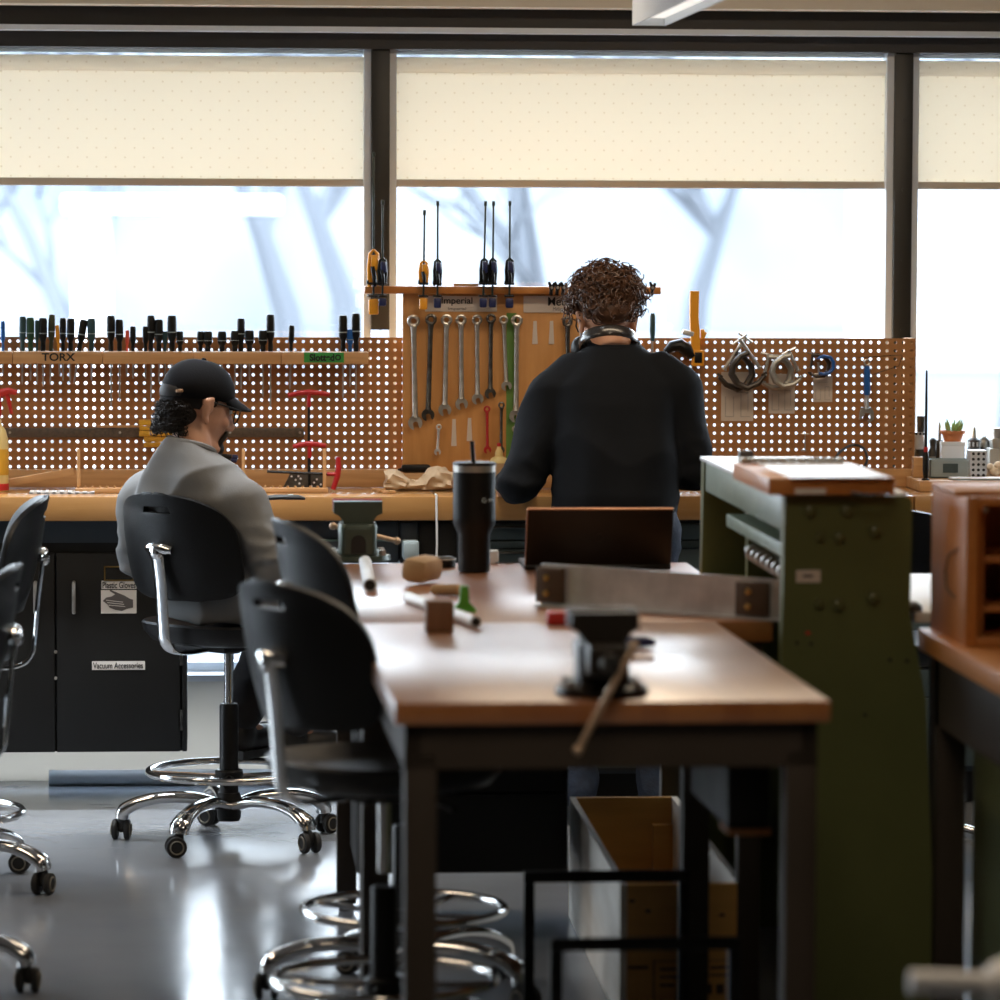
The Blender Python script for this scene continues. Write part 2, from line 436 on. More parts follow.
ORD = ['first', 'second', 'third', 'fourth', 'fifth', 'sixth', 'seventh', 'eighth', 'ninth', 'tenth', 'eleventh', 'twelfth', 'thirteenth',
       'fourteenth', 'fifteenth', 'sixteenth', 'seventeenth', 'eighteenth', 'nineteenth', 'twentieth', 'twenty-first', 'twenty-second', 'twenty-third',
       'twenty-fourth', 'twenty-fifth', 'twenty-sixth', 'twenty-seventh', 'twenty-eighth', 'twenty-ninth', 'thirtieth', 'thirty-first', 'thirty-second',
       'thirty-third', 'thirty-fourth', 'thirty-fifth', 'thirty-sixth', 'thirty-seventh', 'thirty-eighth']
MT['brownwood'] = mat('brown_walnut_block', (.24, .12, .06), .5, var=(.18, .085, .04), vscale=8, stretch=(6, 6, 1))
MT['lapedge2'] = mat('faint_emblem', (.03, .022, .018), .3, .5)
MT['bronzebuckle'] = mat('bronze_buckle', (.30, .17, .09), .5, .2)
MT['pipewhite'] = mat('pale_grey_pipe', (.8, .8, .8), .45)
MT['hembar'] = mat('blind_hem', (.5, .43, .34), .6)
MT['headph'] = mat('headphone_band', (.022, .018, .016), .25, coat=.3)
# ================================================================ THE ROOM
XL, XR, YF, YB, ZC = -4.4, 5.6, -1.6, 12.75, 3.0
def st_box(name, p0, p1, m, bev=0):
    return struct(MB().bb(p0, p1, bev).build(name, m))
YM = 12.5                                   # front of the window posts
mxa = xat(380, YM); mxb = xat(900.5, YM); SPAN = mxb - mxa
posts = [mxa + SPAN * k for k in range(-3, 4) if XL < mxa + SPAN * k < XR]
z_sill = zat(672, YM); z_head = zat(50, YM)
st_box('floor', (XL, YF, -.1), (XR, YB, 0), 'floor')
st_box('ceiling', (XL, YF, ZC), (XR, YB, ZC + .1), 'ceil')
wl = MB(); LY0, LY1, LZ0, LZ1 = 11.25, 12.45, 0, 2.2        # unseen glazed door, assumed for light from the left at the window end
wl.bb((XL - .12, YF, 0), (XL, LY0, ZC)).bb((XL - .12, LY1, 0), (XL, YB, ZC)).bb((XL - .12, LY0, LZ1), (XL, LY1, ZC))
struct(wl.build('wall_left', 'walldark'))
wf = MB()
for y_ in (LY0, LY0 + .575, LY1 - .05): wf.bb((XL - .09, y_, LZ0), (XL - .03, y_ + .05, LZ1))
wf.bb((XL - .09, LY0, LZ0), (XL - .03, LY1, LZ0 + .12)).bb((XL - .09, LY0, LZ1 - .05), (XL - .03, LY1, LZ1))
wo = struct(wf.build('assumed_door_1', 'mullion')); MB().bb((XL - .065, LY0 + .05, LZ0 + .12), (XL - .06, LY1 - .05, LZ1 - .05)).build('pane', 'glass', wo)
MB().tube([(XL - .03, LY0 + .54, .9), (XL + .03, LY0 + .54, .9), (XL + .03, LY0 + .54, 1.2), (XL - .03, LY0 + .54, 1.2)], .01, 8).build('handle', 'steel', wo)
st_box('wall_right', (XR, YF, 0), (XR + .12, YB, ZC), 'walldark')
st_box('wall_front', (XL, YF - .12, 0), (XR, YF, ZC), 'walldark')
w = MB()
w.bb((XL, YM + .06, z_head + .1), (XR, YB, ZC))
struct(w.build('wall_back', 'wallgrey'))
st_box('trim_30', (XL, YM, 0), (XR, YM + .012, z_sill - .02), 'frosted')      # low panel, assumed translucent so daylight brightens the wall base
st_box('trim_1', (XL, YM - .05, z_sill - .02), (XR, YB, z_sill), 'aluframe')                     # sill
# head of the windows: dark beam, grey ledge line, dark fascia, cream soffit
z1 = zat(33, YM - .1); z2 = zat(27.5, YM - .12); z3 = zat(8, YM - .15)
st_box('trim_2', (XL, YM - .02, z_head), (XR, YM + .12, z1), 'header')
st_box('trim_3', (XL, YM - .1, z1), (XR, YM + .1, z2), 'aluframe')
st_box('trim_4', (XL, YM - .08, z2), (XR, YM + .06, z3), 'header')
st_box('trim_5', (XL, YM - .2, z3), (XR, YM + .06, ZC), 'cream')
hw = .029
for i, x in enumerate(posts):
    z0p = zat(330, YM) if abs(x - mxa) < .1 else z_sill
    o = MB().bb((x - hw, YM, z0p), (x + hw, YM + .13, z_head), .003)
    for k in range(4, 9):                       # little screw heads
        o.cyl((x, YM, z_sill + .2 + k * .22), (x, YM - .002, z_sill + .2 + k * .22), .005, n=8)
    struct(o.build('trim_%d' % (6 + i), 'mullion'))
edges = [XL] + posts + [XR]
nwin = 0
for a, b in zip(edges, edges[1:]):
    if b - a < .3: continue
    nwin += 1
    a2, b2 = a + hw, b - hw; fw = .022
    f = MB()
    f.bb((a2, YM + .02, z_sill), (a2 + fw, YM + .12, z_head)); f.bb((b2 - fw, YM + .02, z_sill), (b2, YM + .12, z_head))
    f.bb((a2, YM + .05, z_sill), (b2, YM + .12, z_sill + .03)); f.bb((a2, YM + .09, z_head - .012), (b2, YM + .12, z_head))
    wo = struct(f.build('window_%d' % nwin, 'aluframe'))
    MB().bb((a2 + fw, YM + .094, z_sill + .03), (b2 - fw, YM + .1, z_head - .012)).build('pane', 'glass', wo)
# roller blinds
names = {}
zb0 = zat(187.5, YM + .06); zbt = zat(57, YM + .06)
for a, b in zip(edges, edges[1:]):
    a2, b2 = a + hw + .012, b - hw - .02
    if b - a < .3: continue
    cx = (a + b) / 2
    px = 500 + 4000 * math.tan(math.atan2(cx, YM) - YAW)
    if px < -350 or px > 1400: continue
    lab = ('cream roller blind over the left window, above the screwdriver rack' if px < 300 else
           'cream roller blind over the middle window, behind the upright clamps' if px < 800 else
           'cream roller blind over the right window, cut by the frame edge')
    t = thing('roller_blind', lab, 'blind', (cx, YM + .06, zb0), 0, 'cream roller blinds half lowered over the windows')
    h = zbt - zb0; wd = b2 - a2
    MB().bb((-wd / 2, -.0006, .02), (wd / 2, .0006, h - .05)).build('cloth', 'blind', t)
    MB().bb((-wd / 2, -.009, 0), (wd / 2, .009, .024), .004).build('bottom_bar', 'hembar', t)
    MB().cyl((-wd / 2, .0, h - .026), (wd / 2, .0, h - .026), .024, n=20).build('roller_tube', 'blind', t)

# ================================================================ OUTSIDE
gnd = MB(); gnd.bb((-60, 12.9, -.6), (60, 130, -.35)); struct(gnd.build('ground', 'snow'))
hl = MB(); rows_ = []
for j in range(7):
    rows_.append([hl.bm.verts.new((-30 + i * 1.0, 84 + j * 2.2 + 1.6 * NZ.noise(V((i * .35, j * .9, 1.3))), -.4 + (0 if j == 0 else (3.2 + j * .9) * (1 + .35 * NZ.noise(V((i * .22, j * .5, 7.1))))))) for i in range(91)])
for j in range(6):
    for i in range(90): hl.bm.faces.new((rows_[j][i], rows_[j][i + 1], rows_[j + 1][i + 1], rows_[j + 1][i]))
struct(hl.build('hills', 'hill', angle=80))
def branch(mb, p, d, ln, r, depth, rng):
    pts = [V(p)]; rs = [r]; q = V(p); dd = V(d)
    for i in range(3):
        dd = (dd + V((rng.uniform(-.22, .22), rng.uniform(-.22, .22), rng.uniform(-.05, .18)))).normalized()
        q = q + dd * ln / 3; pts.append(q.copy()); rs.append(r * (1 - .22 * (i + 1)))
    mb.tube(pts, rs, 5, caps=False)
    if depth == 0: return
    for k in range(4 if depth > 1 else 5):
        a = rng.uniform(0, 2 * pi); s = rng.uniform(.5, .95)
        nd = (dd * .75 + V((cos(a), sin(a), rng.uniform(0, .5))) * s).normalized()
        at = pts[rng.choice([1, 2, 3, 3])]
        branch(mb, at, nd, ln * rng.uniform(.6, .78), r * .48, depth - 1, rng)
rng = random.Random(5)
trees = []
for k in range(2):
    mb = MB(); branch(mb, (0, 0, 0), (0, 0, 1), 2.6, .2, 4, rng)
    o = mb.build('bare_tree', 'bark'); trees.append(o)
spots = [(-1.2, 38, .0, 1.1), (1.2, 50, 1, 1.2), (3.4, 38, 2, 1.05), (7.4, 60, 3.1, 1.2), (7.6, 37, 4, 1.05), (11.2, 48, 5, 1.2), (-4.2, 52, 1.7, 1.2), (2.2, 58, .6, 1.3)]
tl = ['frosted bare tree behind the screwdriver rack window', 'frosted bare tree between the left window post and the clamps',
      'frosted bare tree behind the standing person', 'frosted bare tree right of the curly head', 'frosted bare tree behind the potted plant',
      'frosted bare tree at the right edge of the right window', 'frosted bare tree at the left edge of the left window', 'tallest pale frosted tree in the middle window']
for k, (x, y, a, s) in enumerate(spots):
    o = trees[k % 2]
    if k > 1: o = o.copy(); COL.objects.link(o)
    o.location = (x, y, -.36); o.rotation_euler = (0, 0, a); o.scale = (s, s, s)
    tag(o, tl[k], 'tree', 'bare winter trees outside the windows')
cp = U(92, 300, Y=30)
t = thing('outdoor_canopy', 'white outdoor canopy with one thick post seen through the left window', 'canopy', (cp.x, 30, -.35))
MB().bb((-.14, -.14, 0), (.14, .14, zat(205, 30) + .35)).build('post', 'outwhite', t)
MB().bb((-.2, -.6, zat(215, 30) + .35), (1.4, .9, zat(198, 30) + .35), .02).build('roof', 'outwhite', t)
fc = MB()
fc.bb((10.75, 60, -.36), (22, 66, 3.2)); 
bd = thing('pale_building', 'pale low building far outside the right window', 'building', (16, 60, -.36))
MB().bb((10.75, 60, -.36), (22, 66, 2.6)).build('wall', 'outgrey', bd, world=True)
MB().bb((10.5, 59.6, 2.6), (22.3, 66.4, 2.9)).build('roof', 'outwhite', bd, world=True)
fc.bm.free()
for k in range(5):
    MB().bb((11.2 + k * 2.2, 59.94, .6), (12.3 + k * 2.2, 60.02, 1.9)).build('window', 'outgrey2', bd, world=True)

# ================================================================ BENCH
ZT = .94; TH = .072; YBF = 11.76; YBB = 12.32
x437 = xat(437, YBF); x906 = xat(915, YBF)
def worktop(x0, x1, label):
    t = MB().bb((x0 - (x0 + x1) / 2, YBF - 12.04, 0), (x1 - (x0 + x1) / 2, YBB - 12.04, TH), .004).build('worktop', 'bench')
    t.location = ((x0 + x1) / 2, 12.04, ZT - TH)
    return tag(t, label, 'worktop', 'wooden worktops along the window bench')
worktop(-2.35, x437 - .002, 'pale butcher block worktop on the black cabinet, left of the seam')
worktop(x437 + .002, x906 - .002, 'pale butcher block worktop in front of the standing person')
worktop(x906 + .002, 3.4, 'pale worktop carrying the potted plant by the right window')
YC = 11.83
def cab_x(px): return xat(px, YC, 600)
zc0 = zat(752, YC, 100); zc1 = ZT - TH - .07
xa, xb = -2.3, cab_x(187)
cb = thing('base_cabinet', 'charcoal two-door base cabinet with paper signs under the left worktop', 'cabinet', ((xa + xb) / 2, 12.05, 0))
body = MB().bb((xa, YC + .02, zc0), (xb, 12.3, zc1)); body.build('body', 'cab', cb, world=True)
MB().bb((xa, YC + .015, zc1), (xb, 12.28, ZT - TH)).build('top_rail', 'rail', cb, world=True)
MB().bb((xa, 12.2, zc0 - .012), (xb, 12.29, zc0)).build('support_rail', 'cab', cb, world=True)
xs = [cab_x(-190), cab_x(-68), cab_x(55.5), cab_x(181)]
drs = []
for k in range(3):
    d = MB().bb((xs[k] + .003, YC, zc0), (xs[k + 1] - .003, YC + .019, zc1 - .03), .002).build('door', 'cab', cb, world=True)
    drs.append(d)
MB().bb((cab_x(182), YC + .001, zc0), (cab_x(186.5), YC + .02, zc1 - .0), .001).build('side_stile', 'cab', cb, world=True)
for k, px in ((1, 35.5), (2, 74)):
    x = xat(px, YC, 600); z0 = zat(616, YC, 50); z1_ = zat(579, YC, 50)
    h = MB().tube([(x, YC, z0 + .01), (x, YC - .025, z0 + .012), (x, YC - .028, z0 + .03), (x, YC - .028, z1_ - .03), (x, YC - .025, z1_ - .012), (x, YC, z1_ - .01)], .0055, 8)
    h.build('handle', 'steel', drs[k], world=True)
for pz in (720, 655, 572):
    z = zat(pz, YC, 180)
    MB().cyl((cab_x(181.3), YC - .004, z - .03), (cab_x(181.3), YC - .004, z + .03), .005, n=8).build('hinge', 'darksteel', drs[2], world=True)
for pz in (650, 676):
    MB().cyl((cab_x(55.5), YC, zat(pz, YC)), (cab_x(55.5), YC - .008, zat(pz, YC)), .005, n=8).build('catch', 'steel', cb, world=True)
# label holder + signs
def P(px, py, y=YC - .002): return U(px, py, Y=y)
def rect_px(x0, y0, x1, y1, y, t=.001):
    a, b = U(x0, y1, Y=y), U(x1, y0, Y=y)
    return (a.x, y, a.z), (b.x, y - t, b.z)
lh = MB(); a, b = U(104, 581, Y=YC), U(134, 566, Y=YC)
for q0, q1 in (((a.x, a.z), (b.x, a.z + .004)), ((a.x, b.z - .004), (b.x, b.z)), ((a.x, a.z), (a.x + .004, b.z)), ((b.x - .004, a.z), (b.x, b.z))):
    lh.bb((q0[0], YC - .004, q0[1]), (q1[0], YC, q1[1]))
lh.build('label_holder', 'brass', drs[2], world=True)
s1 = MB().bb(*rect_px(101.5, 580.5, 136.5, 589, YC - .0005)).build('name_sign', 'paper', cb, world=True); s1['label'] = 'paper sign reading Plastic Gloves'
text('Plastic Gloves', .03, U(119, 585, Y=YC - .0022), parent=s1, width=.097, height=.019, bold=.0004)
s2 = MB().bb(*rect_px(101, 590, 136.5, 613.5, YC - .0005)).build('hand_sign', 'paper', cb, world=True); s2['label'] = 'paper picture of gloved hands'
gh = MB()   # drawing of a pair of hands
o0 = U(118.5, 602, Y=YC - .002)
def hp(pts): return [(p[0] * .0033, p[1] * .0033) for p in pts]
gh.prism(hp([(-14, 1), (-11, 4), (-6, 5), (-3, 7), (-8, 10), (-7, 11), (0, 8), (5, 6), (10, 3), (13, 2), (13, -5), (8, -6), (3, -8), (-3, -7), (-8, -5), (-10, -2)]), o0, (1, 0, 0), (0, 0, 1), (0, -1, 0), .0006)
gh.build('drawing', 'greyink', s2, world=True)
gl2 = MB()
for k in range(3):
    gl2.prism(hp([(-11 + k, 2 - 2.2 * k), (4 + k, .2 - 2 * k), (4 + k, -.4 - 2 * k), (-11 + k, 1.4 - 2.2 * k)]), o0 + V((0, -.0008, 0)), (1, 0, 0), (0, 0, 1), (0, -1, 0), .0003)
gl2.build('drawing_line', 'paper', s2, world=True)
s3 = MB().bb(*rect_px(92, 661, 145, 670, YC - .0005)).build('name_sign', 'paper', cb, world=True); s3['label'] = 'paper strip reading Vacuum Accessories'
text('Vacuum Accessories', .03, U(118, 665.5, Y=YC - .0022), parent=s3, width=.147, height=.018, bold=.0004)
# knee space apron with drawers, then slate drawer cabinet on the right
xk0, xk1 = xb + .004, cab_x(399)
ap = thing('apron_drawer_unit', 'blue-black shallow drawer rail under the worktop beside the vise', 'drawer unit', ((xk0 + xk1) / 2, 12.0, 0))
MB().bb((xk0, YC + .02, zat(563, YC)), (xk1, 12.25, ZT - TH)).build('body', 'rail', ap, world=True)
MB().bb((xk0 + .004, YC, zat(538, YC)), (xk1 - .004, YC + .019, ZT - TH - .006), .002).build('drawer', 'rail', ap, world=True)
MB().bb((xk0 + .004, YC, zat(562, YC)), (xk1 - .004, YC + .019, zat(541, YC)), .002).build('drawer', 'rail', ap, world=True)
MB().bb((xk0 + .004, YC - .006, zat(541, YC)), (xk1 - .004, YC + .01, zat(539, YC))).build('edge_strip', 'slateedge', ap, world=True)
xs0, xs1 = cab_x(400), 3.38
dc = thing('drawer_cabinet', 'slate teal drawer cabinet under the worktop behind the tumbler and laptop', 'cabinet', ((xs0 + xs1) / 2, 12.05, 0))
MB().bb((xs0, YC + .02, .1), (xs1, 12.3, ZT - TH)).build('body', 'rail', dc, world=True)
MB().bb((xs0 + .02, YC + .08, 0), (xs1 - .02, 12.25, .1)).build('plinth', 'cab', dc, world=True)
cols = [(400, 418, 0), (419, 436, 0), (437.5, 457, 0), (458, 560, 1), (561, 665, 1), (666, 770, 1), (771, 905, 1), (906, 1100, 1), (1101, 1225, 1)]
for x0, x1, kind in cols:
    if kind == 0:
        MB().bb((cab_x(x0) + .002, YC, .12), (cab_x(x1) - .002, YC + .018, ZT - TH - .01), .002).build('front_panel', 'cab' if x0 != 400 else 'rail', dc, world=True)
    else:
        ys = [524, 541, 549.5, 575, 610, 650, 700, 770]
        for y0, y1 in zip(ys, ys[1:]):
            d = MB().bb((cab_x(x0) + .003, YC, zat(y1 - 1.2, YC)), (cab_x(x1) - .003, YC + .018, zat(y0, YC)), .003).build('drawer', 'slate', dc, world=True)
            if y1 - y0 > 12:
                MB().bb(((cab_x(x0) + cab_x(x1)) / 2 - .05, YC - .014, zat(y0 + 4, YC)), ((cab_x(x0) + cab_x(x1)) / 2 + .05, YC, zat(y0 + 2, YC)), .002).build('handle', 'darksteel', d, world=True)
hb = thing('hanging_box', 'small grey-blue plastic box hanging under the worktop right of the vise', 'box', U(410, 560, Y=YC - .07))
MB().bb(U(403, 560, Y=YC - .09), (xat(418, YC - .01), YC - .008, zat(540, YC - .05)), .006).build('shell', 'greyblue', hb, world=True)
MB().bb((xat(404, YC - .09), YC - .093, zat(558, YC - .09)), (xat(417, YC - .09), YC - .089, zat(543, YC - .09)), .002).build('front_face', 'greyblue', hb, world=True)
cbx = U(436.5, 525, Y=YBF - .006)
cw = MB().tube([(cbx.x, YBF + .05, ZT + .003), (cbx.x, YBF - .006, ZT + .003), (cbx.x, YBF - .008, ZT - .03), (cbx.x + .002, YBF - .006, .8), (cbx.x - .003, YBF - .004, .66), (cbx.x, YBF, .5), (cbx.x + .004, YBF, .3), (cbx.x - .02, YBF - .02, .1), (cbx.x - .06, YBF - .05, .006)], .0035, 6)
tag(cw.build('white_cable', 'white'), 'thin white cable hanging over the worktop seam beside the tumbler', 'cable')
# pipe on the floor
pa, pb_ = U(51, 785.5, Z=0), U(300, 786.5, Z=0)
pt = thing('floor_pipe', 'pale grey tube lying on the floor along the wall under the black cabinet', 'pipe', ((pa.x + pb_.x) / 2, pa.y, 0))
MB().cyl((pa.x, pa.y, .024), (pb_.x, pa.y, .024), .024, n=20).build('tube', 'aluframe', pt, world=True)
MB().cyl((pa.x - .006, pa.y, .024), (pa.x + .012, pa.y, .024), .0255, n=20).build('end_cap', 'aluframe', pt, world=True)

# ================================================================ PEGBOARDS
YP = 12.2; PITCHM = .0254
def pegboard(px0, px1, name_label, py0=338, py1=473):
    x0, x1 = xat(px0, YP), xat(px1, YP); z0 = ZT + .05; z1 = zat(py0, YP, (px0 + px1) / 2)
    nx = int(round((x1 - x0) / PITCHM)); nz = int(round((z1 - z0) / PITCHM))
    z1 = z0 + nz * PITCHM; x1 = x0 + nx * PITCHM
    bm = bmesh.new(); K = 12; r = .0051; h = PITCHM / 2
    grid = {}
    def gv(ix, iz, y):
        k = (ix, iz, y)
        if k not in grid: grid[k] = bm.verts.new(((ix - nx) * h, y, iz * h))
        return grid[k]
    ang = [2 * pi * k / K + pi / 4 for k in range(K)]
    dx = -(nx * h) 
    for i in range(nx):
        for j in range(nz):
            cx, cz = (2 * i + 1 - nx) * h, (2 * j + 1) * h
            loops = []
            for y in (0, .0055):
                hole = [bm.verts.new((cx + r * cos(a), y, cz + r * sin(a))) for a in ang]
                cs = [gv(2 * i + 2, 2 * j + 2, y), gv(2 * i, 2 * j + 2, y), gv(2 * i, 2 * j, y), gv(2 * i + 2, 2 * j, y)]
                q = K // 4
                for c in range(4):
                    nxt = cs[(c + 1) % 4]
                    vs = [hole[(c * q + t) % K] for t in range(q + 1)]
                    f = [cs[c], nxt] + vs[::-1]
                    bm.faces.new(f if y == 0 else f[::-1])
                loops.append(hole)
            for t in range(K):
                bm.faces.new((loops[0][t], loops[0][(t + 1) % K], loops[1][(t + 1) % K], loops[1][t]))
    me = bpy.data.meshes.new('panel'); bmesh.ops.recalc_face_normals(bm, faces=bm.faces); bm.to_mesh(me); bm.free()
    me.materials.append(MT['peg'])
    t = thing('pegboard', name_label, 'pegboard', ((x0 + x1) / 2, YP, z0), 0, 'brown pegboards standing on the bench')
    o = bpy.data.objects.new('panel', me); COL.objects.link(o); o.parent = t
    b = MB()
    for xo in ((-nx * h, nx * h + .001) if px0 < 500 else (-nx * h, nx * h - .0225)):
        b = MB().bb((xo, .006, -.049), (xo + .018, .09, nz * PITCHM))
        b.build('back_batten', 'wood', t)
    return t, x0, x1, z0, z1
pgl = pegboard(-70, 404, 'brown pegboard behind the screwdriver rack and seated person')
pgr = pegboard(628, 911, 'brown pegboard with hanging c-clamps right of the standing person')
for (x0, x1, lab) in ((pgl[1], pgl[2], 'wooden ledge under the left pegboard behind the seated person'), (pgr[1], pgr[2], 'wooden ledge under the right pegboard')):
    tag(MB().bb((x0, YP - .032, ZT + .0005), (x1, YP - .0015, ZT + .055), .002).build('back_ledge', 'wood'), lab, 'ledge', 'wooden ledges under the pegboards')

# tool rack: front and rear rails with a slot for the shanks
rx0, rx1 = xat(-60, 12.1), xat(368, 12.12)
YRF, YRB = 12.08, 12.195
rz0, rz1 = zat(364, YRF, 200), zat(352, YRF, 200)
rk = thing('screwdriver_rack', 'long pale wooden rack of screwdrivers across the left pegboard', 'tool rack', ((rx0 + rx1) / 2, 12.14, rz0))
seams = [rx0, xat(13, YRF), xat(103, YRF), xat(193, YRF), xat(281, YRF), rx1]
for a, b in zip(seams, seams[1:]):
    MB().bb((a + .001, YRF, rz0), (b - .001, YRF + .045, rz1), .002).build('front_rail', 'wood', rk, world=True)
MB().bb((rx0, YRF + .06, rz0), (rx1, YRB, rz1), .002).build('rear_rail', 'wood', rk, world=True)
lt = text('TORX', .05, U(58.5, 357, Y=YRF - .0008), parent=rk, width=.10, height=.024, bold=.0012)
tp = MB().bb(*rect_px(304, 352.5, 344, 362.5, YRF - .0003)).build('green_label', 'greentape', rk, world=True)
text('Slotted', .03, U(322, 357.5, Y=YRF - .002), parent=tp, width=.075, height=.022, bold=.0012)
text('O', .03, U(338, 357.5, Y=YRF - .002), parent=tp, width=.018, height=.018, bold=.0012)

SDR = [ # x px, top y, width px, colour, shank px below rack, tilt
 (3, 321, 4.5, 'bl', 8, 0), (22.5, 316, 7, 'tk', 18, .01), (30.5, 317, 8, 'gk', 14, 0), (37, 320, 4, 'tk', 18, 0), (43, 317.5, 8.5, 'k', 20, 0),
 (51, 314, 7, 'ok', 18, .03), (58.5, 325, 4, 'y', 10, -.05), (63, 317.5, 6.5, 'k', 14, 0), (70.5, 318, 8, 'k', 16, .02), (79, 319, 8, 'k', 18, .16),
 (91.5, 318, 8.5, 'tk', 14, 0), (111, 315, 8.5, 'k', 40, 0), (119.5, 319, 8, 'k', 34, 0), (127, 330, 4, 'r', 10, .02), (133, 326, 6, 'k', 12, 0),
 (145.5, 326, 6, 'k', 12, 0), (151, 315, 8, 'k', 32, 0), (159, 319, 8.5, 'k', 16, 0), (165, 331, 5, 'tk', 12, 0), (172, 315, 9.5, 'k', 22, 0),
 (180, 331, 7, 'k', 12, 0), (200.5, 331, 7, 'k', 10, 0), (208, 331, 9, 'k', 12, 0), (222, 331, 9, 'k', 14, 0), (235, 330.5, 9, 'k', 20, 0),
 (241, 318, 8, 'k', 22, 0), (249.5, 330, 9, 'k', 14, 0), (263, 330, 9, 'k', 30, 0), (270.5, 314, 8.5, 'k', 40, 0), (291, 325, 6, 'k', 22, .03),
 (343, 315, 9, 'k', 32, 0), (350, 329, 6.5, 'bl', 20, 0), (356, 313, 9, 'k', 34, 0)]
SM = {'k': 'black_plastic', 'tk': 'sd_teal', 'gk': 'sd_green', 'ok': 'sd_olive', 'bl': 'blue', 'y': 'yellow', 'r': 'sd_red'}
MT['sd_teal'] = mat('dark_teal_handle', (.02, .06, .07), .4); MT['sd_green'] = mat('dark_green_handle', (.012, .06, .025), .4)
MT['sd_olive'] = mat('dark_olive_handle', (.04, .045, .015), .4); MT['sd_red'] = mat('clear_red_handle', (.8, .12, .08), .35)
CN = {'k': 'black', 'tk': 'dark teal', 'gk': 'dark green', 'ok': 'dark olive', 'bl': 'bright blue', 'y': 'yellow', 'r': 'red'}
nk = {}
YS = YRF + .0525
for i, (px, ty, wpx, c, sh, tilt) in enumerate(SDR):
    b = U(px, 350.5, Y=YS); b.z = rz1
    h = zat(ty, YS, px) - rz1; r = wpx * YS / 8000
    size = 'tall' if h > .085 else 'short'
    key = (size, c); nk[key] = nk.get(key, 0) + 1
    total = sum(1 for q in SDR if q[3] == c and ((zat(q[1], YS, q[0]) - rz1 > .085) == (size == 'tall')))
    which = '' if total == 1 else ', %s %s %s one from the left' % (ORD[nk[key] - 1], size, CN[c])
    t = thing('screwdriver', '%s %s screwdriver in the wooden rack%s' % (size, CN[c], which), 'screwdriver', b, 0, 'screwdrivers in the wooden rack')
    t.rotation_euler = (0, tilt, 0)
    MB().lathe([(r * .55, .0005), (r * .62, .012), (r * .55, h * .28), (r * .95, h * .42), (r, h * .6), (r, h * .9), (r * .86, h * .985), (r * .5, h)], n=14).build('handle', SM[c], t)
    if wpx > 6: MB().lathe([(r * 1.0, h * .515), (r * 1.025, h * .53), (r * 1.0, h * .545)], n=14).build('collar_ring', 'greyblue', t)
    ln = (rz1 - rz0) + sh * YS / 4000 + .01
    MB().tube([(0, 0, 0), (0, 0, -ln + .012), (0, 0, -ln)], [.0028, .0028, .0016], 8).build('shank', 'steel', t)
# ================================================================ TOOL BOARD (plywood)
YB0 = 12.15
bx0, bx1 = xat(402.5, YB0), xat(634, YB0); bz1 = zat(291, YB0)
tb = thing('tool_board', 'plywood wrench board with Imperial and Metric signs behind the standing person', 'tool board', ((bx0 + bx1) / 2, YB0, ZT))
MB().bb((bx0, YB0, ZT + .001), (bx1, YB0 + .018, bz1), .002).build('panel', 'ply', tb, world=True)
YBAR = 12.11
MB().bb((xat(364.5, YBAR), YBAR, zat(294, YBAR)), (xat(660, YBAR), YB0 + .018, zat(286.5, YBAR)), .003).build('top_bar', 'boxwoodh', tb, world=True)
gs = MB().bb(*rect_px(506, 313, 516.5, 461, YB0 - .0002, .0012)).build('green_stripe', 'greenpaint', tb, world=True)
for (x0, x1, y1, big, small, cx, lab) in ((425, 497, 311.5, 'Imperial', 'Imperial', 457, 'paper sign reading Imperial'), (523.5, 585, 312.5, 'Metric', 'Millimeter', 562, 'paper sign reading Metric')):
    s = MB().bb(*rect_px(x0, 296, x1, y1, YB0 - .0016, .0008)).build('paper_sign', 'paper2', tb, world=True); s['label'] = lab
    text(big, .05, U(cx, 301.5, Y=YB0 - .003), parent=s, width=(31 if big == 'Imperial' else 28) * YB0 / 4000, height=.026, bold=.0006)
    text(small, .03, U(cx, 309, Y=YB0 - .003), 'greyink', parent=s, width=18 * YB0 / 4000, height=.010)
MB().bb((xat(388, 12.09), 12.09, ZT + .001), (bx1, YB0 - .002, ZT + .048), .002).build('foot_ledge', 'wood', tb, world=True)

def arc_pts(c, r, a0, a1, n):
    return [(c[0] + r * cos(a0 + (a1 - a0) * i / n), c[1] + r * sin(a0 + (a1 - a0) * i / n)) for i in range(n + 1)]
def wrench(px0, py0, px1, py1, wpx, label, material='steel', Y=YB0 - .016, group='wrenches hanging on the plywood board', name='combination_wrench'):
    a, b = U(px0, py0, Y=Y), U(px1, py1, Y=Y); k = wpx * Y / 4000
    d = (b - a); ln = d.length; d.normalize(); s = V((0, -1, 0)).cross(d)
    t = MB()
    t.torus(a, k * .72, k * .3, (0, 1, 0), 24, 8)
    q = a + d * k * .9; e = b - d * k * .9
    t.tube([q, a + d * k * 1.7, a.lerp(b, .5), e - d * k * .5, e], [k * .62, k * .5, k * .46, k * .52, k * .66], 10, flat=(.9, .9))
    jaw = arc_pts((0, 0), k * 1.12, rad(-62), rad(242), 18) + [(-k * .42, -k * .75), (-k * .42, -k * .05), (-k * .2, k * .2), (k * .2, k * .2), (k * .42, -k * .05), (k * .42, -k * .75)]
    j = MX.Rotation(rad(14), 3, V((0, -1, 0)))
    t.prism(jaw, b + V((0, .0035, 0)), j @ (-s), j @ (-d), (0, -1, 0), .007)
    o = t.build(name, material)
    # origin at the ring
    me = o.data
    for v in me.vertices: v.co -= a
    o.location = a
    return tag(o, label, 'wrench', group)
